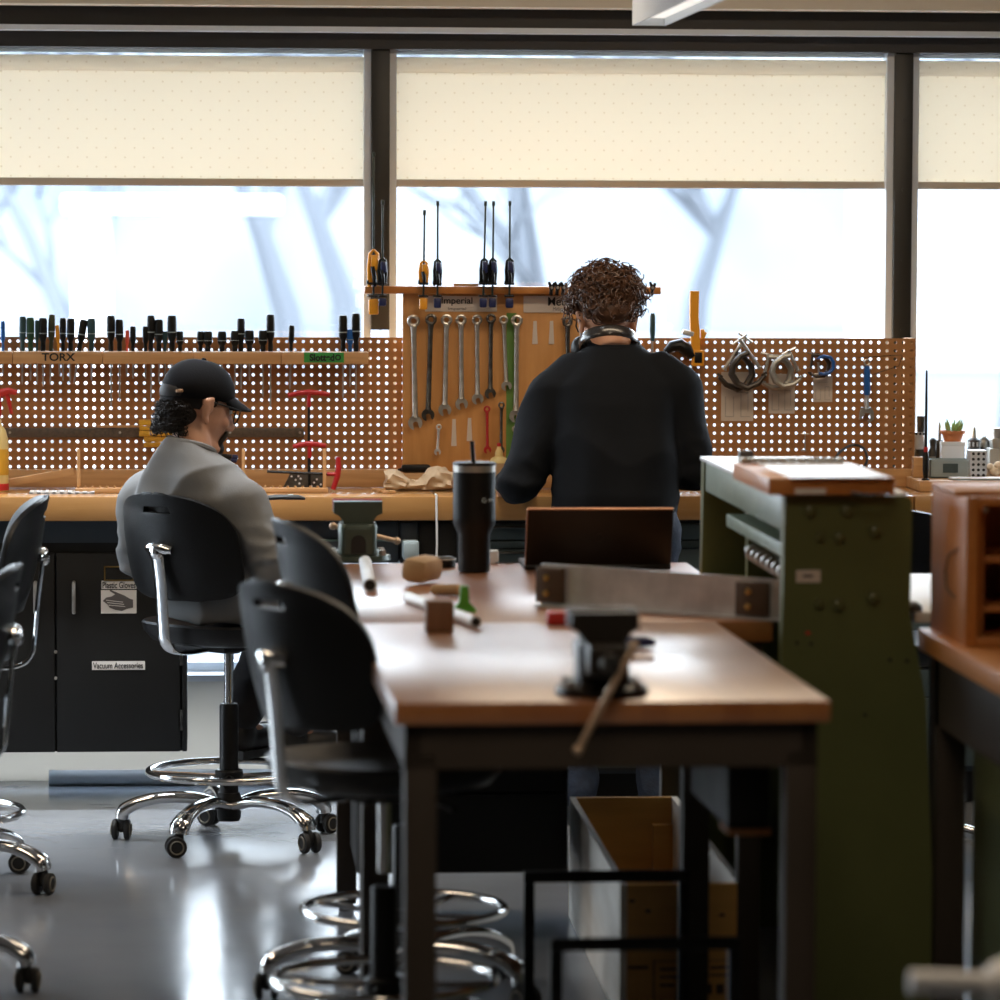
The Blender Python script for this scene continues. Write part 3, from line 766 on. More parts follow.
W = [(413.5, 321, 415.2, 423, 6.4, 'steel', 'longest chrome wrench, first from the left under the Imperial sign'),
     (431, 319.5, 428, 415, 5.8, 'darksteel', 'dark wrench second from the left, hanging slightly tilted'),
     (446.6, 319.8, 444.8, 410, 5.8, 'steel', 'chrome wrench third from the left under the Imperial sign'),
     (461, 319.8, 461.6, 404, 5.6, 'steel', 'chrome wrench fourth from the left under the Imperial sign'),
     (477, 319.8, 477.6, 399, 5.2, 'steel', 'worn wrench fifth from the left, left of the dark one'),
     (491, 318.5, 490.3, 393.5, 5.0, 'darksteel', 'darkest short wrench, sixth from the left, above the red wrench'),
     (503.6, 319.8, 506.5, 386, 4.6, 'steel', 'short chrome wrench beside the green stripe, left edge of it'),
     (516.8, 320.5, 516, 416, 6.0, 'steel', 'long chrome wrench just right of the green stripe')]
for w_ in W: wrench(*w_[:5], w_[6], w_[5])
wrench(567.5, 321.5, 568, 400, 5.4, 'wrench hanging alone under the Metric sign beside the left ear', 'darksteel')
wrench(438.8, 427, 437.5, 452, 3.0, 'small pale wrench low on the board under the second wrench', 'alu', group='small wrenches low on the board')
wrench(487, 409, 487.5, 450, 3.4, 'red wrench hanging low on the board', 'red', group='small wrenches low on the board')
wrench(501.5, 405, 501, 450, 3.4, 'thin grey wrench hanging low beside the green stripe', 'darksteel', group='small wrenches low on the board')
wrench(515, 429, 515.5, 452, 3.2, 'small steel wrench low beside the dark sleeve', 'steel', group='small wrenches low on the board')
for (x, y0, y1, lab) in ((454, 419, 446, 'white paper strip low under the third wrench'), (469.5, 418, 441, 'white paper strip low under the fourth wrench'),
                         (535, 321, 344, 'left white paper tag under the Metric sign'), (551.5, 321, 344, 'right white paper tag under the Metric sign')):
    p = U(x, y0, Y=YB0); h = p.z - zat(y1, YB0); wd = .0085
    t = MB().prism([(-wd * .6, 0), (wd * .6, 0), (wd * .7, -h * .3), (wd, -h), (-wd, -h), (-wd * .7, -h * .3)], (0, -.0008, 0), (1, 0, 0), (0, 0, 1), (0, -1, 0), .0012).build('paper_tag', 'paper2')
    t.location = p; tag(t, lab, 'tag', 'paper tags on the plywood board')
# bar clamps on the top bar
def bar_clamp(px, rod_top, body0, body1, pad0, pad1, wpx, colour, label, Y=12.075, lean=0):
    k = Y / 4000; c = U(px, 290, Y=Y); Zs = lambda y: zat(y, Y, px) - c.z
    t = thing('bar_clamp', label, 'clamp', c, 0, 'bar clamps gripping the top bar of the wrench board')
    t.rotation_euler = (0, lean, 0)
    w_ = wpx * k * 1.12
    r0 = MB().bb((-.003, -.004, Zs(pad0 - 1)), (.003, .004, Zs(rod_top + 5)), .001)
    r0.bb((-.0045, -.005, Zs(rod_top + 5)), (.0045, .005, Zs(rod_top)), .001)
    r0.build('rod', 'darkrod', t)
    zt_, zb_ = Zs(body0), Zs(body1); h = zt_ - zb_
    # loop handle: outer frame with an opening, trigger and grip
    fr = MB().tube([(-w_ * .36, 0, zb_), (-w_ * .42, 0, zb_ + h * .55), (-w_ * .3, 0, zt_ - h * .1), (0, 0, zt_), (w_ * .32, 0, zt_ - h * .1), (w_ * .42, 0, zb_ + h * .55), (w_ * .3, 0, zb_)], w_ * .16, 8)
    fr.box((0, .004, zb_ + h * .45), (w_ * .6, .012, h * .8), None, .003)
    fr.build('handle', 'black_plastic' if colour == 'navy' else colour, t)
    MB().box((w_ * .1, -.010, zb_ + h * .66), (w_ * .62, .012, h * .42), MX.Rotation(-.05, 3, 'Y'), .004).build('grip', colour, t)
    MB().tube([(-w_ * .1, -.012, zb_ + h * .55), (w_ * .05, -.016, zb_ + h * .28), (w_ * .1, -.012, zb_ + h * .02)], [w_ * .2, w_ * .18, w_ * .15], 8).build('trigger', 'black_plastic', t)
    MB().box((0, .02, Zs(283.5)), (w_ * 1.0, .06, .007), None, .002).box((-w_ * .5, -.002, Zs(282)), (w_ * .18, .022, .012), None, .002).build('upper_jaw', 'black_plastic', t)
    MB().box((0, .012, Zs(296)), (w_ * 1.0, .05, .0055), None, .002).build('lower_jaw', 'black_plastic', t)
    MB().bb((-w_ * .42, -.012, Zs(pad1)), (w_ * .42, .010, Zs(pad0)), .004).build('pad', colour, t)
MT['darkrod'] = mat('blackened_rod', (.02, .035, .03), .4, 0)
bar_clamp(373.5, 152, 250, 287, 299, 314.5, 10.5, 'yellow', 'large yellow bar clamp at the left end of the top bar')
bar_clamp(382.5, 200, 258, 285, 298, 306, 8, 'navy', 'navy bar clamp in front of the dark window post', Y=12.05)
bar_clamp(423.5, 210, 261, 285, 298, 309.5, 8.5, 'yellow', 'small yellow bar clamp left of the Imperial sign', lean=.01)
bar_clamp(437.5, 201, 259, 286, 298, 308, 7.5, 'navy', 'navy bar clamp beside the small yellow clamp over the Imperial sign')
bar_clamp(483.5, 201, 258, 285, 298, 307.5, 7.5, 'navy', 'left navy bar clamp of the close pair', lean=.02)
bar_clamp(492.5, 201, 258, 285, 298, 307.5, 7.5, 'navy', 'right navy bar clamp of the close pair', lean=.008)
bar_clamp(509.5, 201, 258, 285, 298, 308, 8, 'navy', 'navy bar clamp standing above the green stripe')
def clip(px, label, Y=12.08):
    c = U(px, 289, Y=Y); t = thing('spring_clamp', label, 'clamp', c, 0, 'small black spring clamps on the top bar')
    MB().tube([(-.006, 0, .022), (0, 0, .006), (.002, 0, -.02)], [.004, .006, .003], 8).tube([(.010, 0, .018), (.004, 0, .004), (-.004, 0, -.018)], [.004, .006, .003], 8).build('jaw', 'black_plastic', t)
    MB().cyl((.002, -.008, .004), (.002, .010, .004), .0045, n=10).build('pivot', 'steel', t)
clip(551, 'small black spring clamp left of the curly hair, leftmost of three'); clip(557, 'small black spring clamp left of the curly hair, middle of three')
clip(563, 'small black spring clamp touching the curly hair, rightmost of three'); clip(652, 'small black spring clamp at the right end of the top bar')
p = U(466, 285.5, Y=12.13); bt = zat(286.5, YBAR)
tag(MB().box((p.x, 12.13, bt + .0042), (.075, .008, .008), None, .001).build('wooden_stick', 'wood'), 'thin wooden stick lying on the top bar left of the clamp pair', 'stick')
p = U(653, 325, Y=12.16); t = thing('screwdriver', 'dark screwdriver hanging between the curly head and the yellow clamp', 'screwdriver', U(652.5, 341, Y=12.16))
MB().lathe([(.006, 0), (.009, .03), (.009, .075), (.006, .085)], n=12).build('handle', 'sd_teal', t)
MB().cyl((0, 0, 0), (0, 0, -.06), .003, n=8).build('shank', 'steel', t)

# ---- black bar, crumpled cloth, glue on the bench below the board
a, b = U(398, 471, Y=12.11), U(434, 472, Y=12.11); z = ZT + .0485
t = thing('black_rasp', 'black bar-shaped tool lying on the ledge at the foot of the plywood board', 'tool', ((a.x + b.x) / 2, 12.115, z))
MB().box((0, 0, .013), (b.x - a.x - .02, .022, .024), None, .008).build('grip', 'black_plastic', t)
MB().tube([(-(b.x - a.x) / 2, 0, .008), (-(b.x - a.x) / 2 + .03, 0, .012)], [.004, .009], 8).build('tip', 'black_metal', t)
a, b = U(390, 497, Z=ZT), U(458, 497, Z=ZT)
mb = MB(); k = (b.x - a.x); yc = 12.02
for (x, hz, hy) in ((.0, .052, .05), (.1, .062, .06), (.22, .052, .055), (.34, .036, .05), (.44, .026, .04), (.55, .036, .045), (.68, .060, .055), (.8, .066, .06), (.92, .058, .05), (1., .05, .04)):
    pass
xs_ = [0, .1, .22, .34, .44, .55, .68, .8, .92, 1.]; hz = [.055, .064, .052, .038, .030, .040, .062, .07, .066, .055]
mb.loft([((0, 0, 0), .001, .001)], 8) if False else None
rings = []
bm = mb.bm; n = 22
for i in range(31):
    u = i / 30; j = min(int(u * 9), 8); f = u * 9 - j; h = hz[j] * (1 - f) + hz[j + 1] * f
    ring = []
    for q in range(n):
        an = 2 * pi * q / n
        r = 1 + .14 * sin(5 * an + u * 9) + .09 * sin(9 * an - u * 17)
        ring.append(bm.verts.new((a.x + k * u + .006 * sin(an * 3 + u * 20), yc + cos(an) * .045 * r * (1 - .35 * (abs(u - .45) < .12)), ZT + .001 + max(0, (h / 2) * (1 + sin(an) * r)))))
    rings.append(ring)
for r0, r1 in zip(rings, rings[1:]):
    for q in range(n): bm.faces.new((r0[q], r0[(q + 1) % n], r1[(q + 1) % n], r1[q]))
bm.faces.new(rings[0][::-1]); bm.faces.new(rings[-1])
tag(mb.build('crumpled_cloth', 'burlap', angle=60), 'crumpled beige cloth on the bench left of the tumbler', 'cloth')
g0 = U(499, 491, Z=ZT); g0.y = 12.03; g0.x = xat(499, 12.03)
t = thing('glue_bottle', 'cream glue bottle with red tip left of the dark sleeve', 'bottle', (g0.x, g0.y, ZT + .0005))
kz = lambda y: zat(y, 12.03, 499) - ZT
MB().lathe([(.026, 0), (.029, .006), (.029, kz(462)), (.024, kz(458.5)), (.012, kz(456.5))], n=20).build('bottle_body', 'glue', t)
MB().lathe([(.012, kz(456.5)), (.0115, kz(452)), (.007, kz(449)), (.0055, kz(446.5))], n=16).build('nozzle', 'glue', t)
MB().lathe([(.0065, kz(446.5)), (.0065, kz(443.5)), (.004, kz(443))], n=14).build('tip', 'redpaint', t)
MB().lathe([(.0293, .02), (.0295, .022), (.0295, kz(464)), (.0293, kz(463))], n=20).build('label_band', 'brownblock' if False else 'rock', t)
rg = random.Random(3)
for k_ in range(6):
    p = U(376 + k_ * 3.2, 492 + rg.uniform(-2, 2), Z=ZT)
    o = MB().box((0, 0, .0045), (rg.uniform(.015, .03), rg.uniform(.008, .014), .008), MX.Rotation(rg.uniform(-1, 1), 3, 'Z'), .001).build('wood_offcut', 'wood')
    o.location = (p.x, min(p.y, 12.05) - .02 * k_ / 3, ZT + .0004)
    tag(o, 'small pale wood offcut on the bench between the vise and the crumpled cloth', 'wood scrap', 'wood offcuts beside the crumpled cloth')

# ---- left part of the bench
sb = xat(-3, 12.0); kz = lambda y: zat(y, 12.0, 0) - ZT
t = thing('spray_bottle', 'spray bottle with red trigger at the left edge on the bench', 'bottle', (sb, 12.0, ZT + .0005))
MB().lathe([(.031, 0), (.034, .008), (.034, kz(440)), (.026, kz(430)), (.013, kz(424)), (.012, kz(416))], n=24).build('bottle_body', 'glue', t)
MB().lathe([(.0345, .004), (.035, .006), (.035, .022), (.0345, .024)], n=24).build('red_band', 'redpaint', t)
MB().lathe([(.0345, .05), (.035, .052), (.035, kz(450)), (.0345, kz(449))], n=24).build('label_band', 'yellowpaint', t)
MB().tube([(-.03, 0, kz(396)), (0, 0, kz(395)), (.035, 0, kz(391)), (.06, 0, kz(393))], [.014, .016, .011, .008], 10).cyl((0, 0, kz(416)), (0, 0, kz(398)), .014, .013).build('spray_head', 'redpaint', t)
MB().tube([(.03, 0, kz(394)), (.036, 0, kz(402)), (.044, 0, kz(414))], [.007, .0065, .005], 8).build('trigger', 'redpaint', t)
def post_frame(pxa, pxb, label, Y=11.935):
    xa_, xb_ = xat(pxa, Y), xat(pxb, Y); t = thing('post_frame', label, 'wooden frame', ((xa_ + xb_) / 2, Y, ZT + .0005), 0, 'wooden two-post frames on the bench')
    h = (xb_ - xa_) / 2
    MB().bb((-h - .01, -.02, 0), (h + .01, .02, .014), .002).build('base_strip', 'wood', t)
    for s in (-1, 1): MB().bb((s * h - .005, -.005, .014), (s * h + .005, .005, zat(449, Y, pxa) - ZT), .001).build('post', 'woodv', t)
    for q in range(10): MB().cyl((-h + .02 + q * (2 * h - .04) / 9, 0, .014), (-h + .02 + q * (2 * h - .04) / 9, 0, .02), .004, n=8).build('peg', 'wood', t)
post_frame(78.5, 158, 'wooden strip with two upright posts left of the seated person')
post_frame(243.5, 324.5, 'wooden strip with two upright posts right of the seated person, under the red handles')
a, b = U(-8, 494, Y=12.08), U(74, 479, Y=12.08)
t = MB().box((0, 0, 0), ((b - a).length, .022, .022), None, .002).build('wooden_batten', 'wood')
t.location = ((a.x + b.x) / 2, 12.06, ZT + .013 + .022); t.rotation_euler = (0, -.17, .1); tag(t, 'pale wooden batten leaning low behind the left chairs', 'batten')
rgx = random.Random(8)
pz = MB()
p0 = U(58, 494, Z=ZT); 
pt_ = thing('perforated_sheet', 'white perforated plastic sheet lying on the bench left of the seated person', 'sheet', (xat(60, 11.92), 11.92, ZT + .0005))
for i in range(9):
    pz.bb((-.09 + i * .0225, -.05, 0), (-.09 + i * .0225 + .012, .05, .006))
for j in range(5): pz.bb((-.09, -.05 + j * .023, .001), (.102, -.05 + j * .023 + .008, .0055))
pz.build('sheet', 'white', pt_)
# magnet strip, yellow folding rule, pencil
YQ = YP - .012
a, b = U(-60, 437.5, Y=YQ), U(304, 428, Y=YQ)
t = thing('magnetic_strip', 'long grey magnetic tool strip across the left pegboard', 'tool strip', ((a.x + b.x) / 2, YQ, (a.z + b.z) / 2))
MB().bb((a.x, YQ, a.z), (b.x, YP - .0005, b.z), .002).build('bar', 'bronzestrip', t, world=True)
for px in (10, 120, 230, 300): MB().cyl((xat(px, YQ), YQ - .002, a.z + .015), (xat(px, YQ), YQ, a.z + .015), .004, n=10).build('screw', 'steel', t, world=True)
a, b = U(97, 426, Y=YQ - .006), U(140, 426, Y=YQ - .006)
tag(MB().box(((a.x + b.x) / 2, YQ - .004, zat(427.8, YQ) + .0045), (b.x - a.x, .007, .007), None, .001).build('wooden_stick', 'wood'), 'thin pale stick on top of the magnetic strip', 'stick')
t = thing('folding_rule', 'yellow folded wooden rule hanging behind the dark hair of the seated person', 'ruler', U(158, 433, Y=YQ - .02))
for (x0, y0, x1, y1, dy) in ((139, 420, 181, 425.5, 0), (139.5, 426, 181, 430.5, .004), (139, 431, 181, 436.5, 0), (144, 437, 176, 442, .003), (144, 442.5, 176, 447, 0)):
    a, b = U(x0, y1, Y=YQ - .02), U(x1, y0, Y=YQ - .02)
    MB().bb((a.x, YQ - .022 + dy, a.z), (b.x, YQ - .002, b.z), .002).build('segment', 'yellowpaint', t, world=True)
# hex T-handles in a perforated stand
ys_ = 11.99
t = thing('tool_stand', 'dark perforated metal stand holding the red T-handles', 'tool stand', (xat(305, ys_), ys_, ZT + .0145 if False else ZT + .0005))
w2 = 22.5 * ys_ / 4000; hs = zat(473.5, ys_, 305) - ZT
st = MB(); st.prism([(-w2 * 1.05, 0), (w2 * .98, 0), (w2 * .85, hs), (-w2 * .65, hs)], (0, .016, 0), (1, 0, 0), (0, 0, 1), (0, -1, 0), .004)
st.prism([(-w2 * 1.05, 0), (w2 * .98, 0), (w2 * .85, hs), (-w2 * .65, hs)], (0, -.012, 0), (1, 0, 0), (0, 0, 1), (0, -1, 0), .003)
st.bb((-w2, -.012, 0), (w2 * .95, .012, .004)); st.build('plate', 'darksteel', t)
hd = MB()
for (u0, v0) in ((-.6, .85), (-.42, .65), (-.25, .45), (-.08, .25), (.02, .1), (.15, .1), (.28, .3), (.4, .5), (.52, .68), (-.3, .86), (-.2, .72), (.62, .2), (.7, .4), (.55, .1)):
    hd.cyl((u0 * w2, -.0155, v0 * hs), (u0 * w2, -.0148, v0 * hs), .0034, n=8)
hd.build('hole_row', 'paper', t)
def thandle(px, y0, wpx, sleeve, ybot, label, dy):
    Y = ys_ + dy; c = U(px, ybot, Y=Y); t = thing('hex_key_handle', label, 'hex key', c, 0, 'red T-handled hex keys')
    z = lambda y: zat(y, Y, px) - c.z; h = wpx * Y / 8000
    MB().tube([(-h, 0, z(y0 + 5.5)), (-h * .5, 0, z(y0 + 3.2)), (0, 0, z(y0 + 2.2)), (h * .5, 0, z(y0 + 3)), (h, 0, z(y0 + 4.5))], [.007, .008, .009, .008, .007], 10).cyl((0, 0, z(y0 + 3)), (0, 0, z(sleeve)), .0075, .006, 10).build('handle', 'red', t)
    MB().cyl((0, 0, 0), (0, 0, z(sleeve)), .0042, n=6).build('shaft', 'black_metal', t)
thandle(308.8, 390, 42, 407, 483, 'red T-handle hex key, tallest on the stand', .002)
thandle(309.5, 441.5, 33, 458, 487, 'red T-handle hex key, lower one in front of the tall one', -.02)
Y = ys_ - .035; t = thing('hex_key_handle', 'red T-handle hex key lying across the stand with its grip upright', 'hex key', U(300, 474, Y=Y), 0, 'red T-handled hex keys')
zz = lambda y, px=335: zat(y, Y, px)
MB().tube([(xat(338, Y), Y, zz(457)), (xat(338.5, Y), Y, zz(468)), (xat(337.5, Y), Y, zz(476)), (xat(333, Y), Y, zz(490) + .002)], [.008, .009, .009, .008], 10).tube([(xat(338, Y), Y, zz(474.5)), (xat(327, Y), Y, zz(474))], .0065, 10).build('handle', 'red', t, world=True)
MB().tube([(xat(328, Y), Y, zz(474)), (xat(267, Y), Y, zat(471.5, Y, 267))], .0045, 6).build('shaft', 'black_metal', t, world=True)
for i, (x0, y0, x1, y1) in enumerate(((217, 455.5, 238, 457.5), (215, 460, 237, 460.5))):
    a, b = U(x0, y0, Y=12.17), U(x1, y1, Y=12.17)
    t = thing('marker', ('upper' if i == 0 else 'lower') + ' black marker clipped to the pegboard beside the chin', 'marker', a.lerp(b, .5), 0, 'black markers clipped to the pegboard')
    MB().tube([a, a.lerp(b, .1), a.lerp(b, .7)], [.005, .0075, .0075], 10).build('barrel', 'black_plastic', t, world=True)
    MB().tube([a.lerp(b, .72), a.lerp(b, .98), b], [.008, .008, .004], 10).build('cap', 'navy', t, world=True)
    MB().box(a.lerp(b, .4) + V((0, .015, 0)), (.008, .028, .01)).build('clip', 'steel', t, world=True)
p = U(281, 501, Z=ZT)
t = thing('utility_knife', 'flat black utility knife lying on the bench front beside the grey sleeve', 'knife', (p.x, p.y, ZT + .0005), .06)
MB().tube([(-.066, 0, .006), (-.055, 0, .008), (0, 0, .011), (.05, 0, .010), (.07, 0, .006)], [.005, .011, .013, .012, .006], 12, flat=(1, .6)).build('grip', 'black_plastic', t)
MB().tube([(.02, -.003, .016), (.035, -.003, .017)], .003, 8).build('slider', 'greyblue', t)

# ================================================================ RIGHT PEGBOARD TOOLS
def c_clamp(px, py, s, ang, label, m1, m2, Y=12.165, flip=1, tl=.9):
    c = U(px, py, Y=Y); t = thing('c_clamp', label, 'clamp', c, 0, 'c-clamps hanging on the right pegboard'); t.rotation_euler = (0, ang, 0)
    f = flip; fr = MB()
    fr.tube([(f * .42 * s, 0, -.42 * s), (f * .1 * s, 0, -.5 * s), (-f * .25 * s, 0, -.42 * s), (-f * .42 * s, 0, -.15 * s), (-f * .4 * s, 0, .2 * s), (-f * .2 * s, 0, .42 * s), (f * .15 * s, 0, .5 * s), (f * .42 * s, 0, .44 * s)],
            [.09 * s, .13 * s, .15 * s, .16 * s, .16 * s, .15 * s, .13 * s, .13 * s], 10, flat=(1, .7))
    fr.cyl((f * .42 * s, 0, -.42 * s), (f * .42 * s, 0, -.34 * s), .1 * s, n=12)
    fr.build('frame', m1, t)
    MB().cyl((f * .42 * s, 0, -.1 * s), (f * .42 * s, 0, tl * s), .06 * s, n=10).build('screw', m2, t)
    MB().cyl((f * .42 * s - .26 * s, 0, tl * s - .03 * s), (f * .42 * s + .26 * s, 0, tl * s - .03 * s), .036 * s, n=8).build('tommy_bar', m2, t)
    MB().lathe([(.05 * s, -.1 * s), (.09 * s, -.13 * s), (.09 * s, -.17 * s)], (f * .42 * s, 0, 0), 12).build('swivel_pad', m2, t)
    return t
MT['forged'] = mat('dark_forged_steel', (.06, .05, .042), .45, .5); MT['palesteel'] = mat('pale_cast_steel', (.42, .41, .37), .45, .6)
c_clamp(738, 373, .10, rad(34), 'dark c-clamp leaning left in the crossed pair', 'forged', 'steel', 12.172, -1, 1.05)
c_clamp(746, 372, .10, rad(-36), 'dark c-clamp leaning right in the crossed pair', 'forged', 'steel', 12.136, 1, .95)
c_clamp(778, 373, .095, rad(12), 'pale cast c-clamp behind, over the middle paper tag', 'palesteel', 'steel', 12.174, -1, .55)
c_clamp(785, 372, .09, rad(-25), 'pale cast c-clamp in front, over the middle paper tag', 'palesteel', 'steel', 12.138, 1, .62)
c_clamp(820, 366, .066, rad(8), 'small dark c-clamp behind the blue one', 'forged', 'darksteel', 12.174, -1, .55)
c_clamp(826, 365, .055, rad(178), 'small bright blue c-clamp over the right paper tag', 'blue', 'steel', 12.15, 1, .5)
for (x0, y0, x1, y1, lab) in ((721, 372, 753.5, 421, 'large paper tag behind the crossed dark c-clamps'), (768.5, 374, 795, 413.5, 'paper tag behind the pale c-clamps'), (813, 376, 832.5, 402, 'small paper tag under the blue c-clamp')):
    a, b = U(x0, y1, Y=YP - .001), U(x1, y0, Y=YP - .001)
    t = thing('paper_tag', lab, 'tag', ((a.x + b.x) / 2, YP - .001, (a.z + b.z) / 2), 0, 'paper tags on the right pegboard')
    MB().bb((a.x, YP - .0014, a.z), (b.x, YP - .0004, b.z)).build('sheet', 'paper2', t, world=True)
    d = MB(); wx, hz_ = b.x - a.x, b.z - a.z
    for (u0, v0, u1, v1) in ((.12, .08, .4, .1), (.12, .08, .15, .5), (.37, .08, .4, .5), (.6, .08, .63, .6), (.6, .57, .85, .6), (.82, .2, .85, .6), (.6, .08, .9, .1), (.2, .75, .8, .77)):
        d.bb((a.x + u0 * wx, YP - .0018, a.z + v0 * hz_), (a.x + u1 * wx, YP - .0014, a.z + v1 * hz_))
    d.build('drawing', 'greyink2', t, world=True)

# adjustable wrench with blue grip
Yw = 12.18; c = U(867, 362, Y=Yw); t = thing('adjustable_wrench', 'adjustable wrench with blue grip hanging at the right of the pegboard', 'wrench', c)
z = lambda y: zat(y, Yw, 867) - c.z
MB().tube([(0, 0, z(366)), (0, 0, z(372)), (.001, 0, z(390)), (.001, 0, z(395))], [.013, .0165, .0175, .015], 12, flat=(1, .6)).build('grip', 'blue', t)
MB().tube([(0, -.008, z(370)), (0, -.009, z(388))], [.006, .007], 8).build('grip_inlay', 'black_rubber', t)
MB().torus((0, 0, z(362.5)), .008, .003, (0, 1, 0), 18, 6).build('hang_ring', 'steel', t)
MB().tube([(.001, 0, z(394)), (0, 0, z(400)), (0, 0, z(409))], [.013, .014, .017], 10, flat=(1, .5)).prism(
    [(x * .0037, y * .0037) for x, y in ((-5, 3), (4, 3), (6, -1), (6, -7), (2, -10), (1, -8), (3.4, -6), (3, -2), (-1, -1.5), (-5.5, -1))], V((0, .004, z(411))), (1, 0, 0), (0, 0, 1), (0, -1, 0), .009).build('head', 'steel', t)
MB().prism([(x * .0037, y * .0037) for x, y in ((-6, -.5), (-1.5, -2), (-1.8, -4), (-3, -4), (-4.5, -7), (-6, -7))], V((0, .003, z(411))), (1, 0, 0), (0, 0, 1), (0, -1, 0), .007).build('jaw', 'steel', t)
# yellow clamp standing on the top edge
Yc = 12.165; c = U(696, 340, Y=Yc); t = thing('quick_clamp', 'tall yellow-orange quick clamp gripping the pegboard edge beside the right shoulder', 'clamp', c)
z = lambda y: zat(y, Yc, 696) - c.z
MB().prism([(-.0135, z(291)), (.0135, z(291)), (.012, z(318)), (.016, z(330)), (.018, z(352)), (-.006, z(352)), (-.012, z(330)), (-.014, z(316))], (-.006, .012, 0), (1, 0, 0), (0, 0, 1), (0, -1, 0), .022).build('bar', 'yellow', t)
MB().box((-.025, -.004, z(333)), (.036, .014, .016), MX.Rotation(.25, 3, 'Y'), .003).build('lever', 'alu', t)
MB().box((.020, .0, z(334)), (.012, .016, .03), None, .003).box((.026, 0, z(335)), (.008, .014, .02), MX.Rotation(.4, 3, 'Y'), .002).build('release_tab', 'yellow', t)
MB().bb((-.012, -.014, z(366)), (.024, .010, z(350)), .003).build('lower_grip', 'yellow', t)
MB().bb((-.006, -.016, z(363)), (.018, .0, z(352)), .003).build('grip_pad', 'black_plastic', t)
MB().tube([(-.095, -.004, z(352)), (-.075, -.004, z(346.5)), (-.05, -.006, z(345)), (-.028, -.004, z(350)), (-.012, -.002, z(357))], [.012, .022, .026, .025, .016], 12, flat=(1, .8)).build('black_jaw', 'black_plastic', t)
tag(MB().tube([U(858, 357.5, Y=12.19), U(870, 357, Y=12.185), U(890, 355.5, Y=12.19), U(902, 355, Y=12.19), U(899, 366, Y=12.185), U(880, 372, Y=12.18), U(872, 375, Y=12.18)], .0012, 5).build('loose_wire', 'black_metal'), 'thin loose wire on the pegboard above the blue-grip wrench', 'wire')
c = U(804.5, 434, Y=12.19); t = MB().tube([(0, .008, 0), (0, -.006, 0), (0, -.012, -.004), (0, -.012, -.045), (.004, -.012, -.05), (-.012, -.012, -.05)], .0022, 6).tube([(-.012, -.002, 0), (.014, -.002, 0)], .002, 6).build('peg_hook', 'steel'); t.location = c; tag(t, 'empty steel peg hook below the pale c-clamps', 'hook')
# black bits peeking over the machine
c = U(719, 463, Y=11.9); c.z = ZT
t = thing('work_stop', 'dark knob-topped stop standing on the bench behind the machine corner', 'tool', c)
MB().lathe([(.03, .0005), (.03, .008), (.012, .01), (.012, .06)], n=16).build('stem', 'darksteel', t)
MB().lathe([(.006, .06), (.016, .066), (.016, .085), (.008, .092)], n=16).build('knob', 'navy', t)
a = U(786, 462, Y=12.0); t = thing('flat_case', 'black flat case leaning on the bench behind the machine table', 'case', (a.x, 12.03, ZT))
MB().box((0, 0, .047), (.125, .02, .093), MX.Rotation(-.2, 3, 'X'), .004).build('shell', 'black_plastic', t)
MB().box((0, -.018, .088), (.11, .003, .008), MX.Rotation(-.2, 3, 'X')).build('edge', 'alu', t)
tag(MB().tube(cr_([U(833, 470, Y=11.95), U(836, 457, Y=11.98), U(845, 448, Y=12.02), U(855, 445, Y=12.05), U(864, 449, Y=12.05), U(867, 460, Y=12.02), U(862, 470, Y=12.0), V((xat(850, 11.98), 11.98, ZT + .005)), V((xat(820, 11.94), 11.94, ZT + .005))]), .0042, 8).build('black_cable', 'black_rubber'), 'black cable looping up in front of the right pegboard', 'cable')

# ================================================================ RIGHT WINDOW BENCH ITEMS
rz = ZT + .034
rb = MB().bb((xat(916, 12.0), 11.93, 0), (xat(1060, 12.0), 12.42, .033), .003).build('riser_board', 'wood')
rb.location = (0, 0, ZT + .0005); tag(rb, 'low wooden riser board under the potted plant and small tools', 'board')
def zz2(y, Y, px): return zat(y, Y, px)
Yg = 12.06
a, b = U(930, 475, Y=Yg), U(973, 459.5, Y=Yg)
t = thing('parts_box', 'grey-blue lidless metal box in front of the potted plant', 'box', ((a.x + b.x) / 2, Yg + .05, rz))
hb_ = zz2(460, Yg, 950) - rz; wb = (b.x - a.x) / 2
bxm = MB(); bxm.bb((-wb, -.05, .0005), (wb, .05, .004)); bxm.bb((-wb, -.05, 0.001), (wb, -.047, hb_)); bxm.bb((-wb, .047, .001), (wb, .05, hb_)); bxm.bb((-wb, -.05, .001), (-wb + .003, .05, hb_)); bxm.bb((wb - .003, -.05, .001), (wb, .05, hb_))
bxm.build('shell', 'greyblue', t)
MB().bb((-wb * .4, -.052, hb_ * .3), (wb * .3, -.0502, hb_ * .8)).build('label_plate', 'slate', t)
Yp = 12.2; a, b = U(940, 457, Y=Yp), U(963, 441.5, Y=Yp); hw_ = (b.x - a.x) / 2; hh = zz2(441.5, Yp, 950) - rz
t = thing('white_box', 'white box carrying the terracotta pot', 'box', ((a.x + b.x) / 2, Yp, rz))
MB().bb((-hw_, -.035, .0005), (hw_, .035, hh), .004).build('carton', 'white', t); MB().bb((-hw_ - .001, -.036, hh - .012), (hw_ + .001, .036, hh + .0005), .002).build('lid', 'white', t)
pz0 = rz + hh + .001; ph = zz2(430.5, Yp, 950) - pz0
t = thing('potted_succulent', 'small succulent in a terracotta pot on the white box', 'plant', ((a.x + b.x) / 2 + .003, Yp, pz0))
MB().lathe([(.026, 0), (.033, ph * .7), (.038, ph * .7), (.039, ph), (.034, ph), (.032, ph * .8), (0, ph * .78)], n=24).build('pot', 'clay', t)
MB().ell((0, 0, ph * .82), (.031, .031, .006)).build('soil', 'soil', t)
rg = random.Random(4)
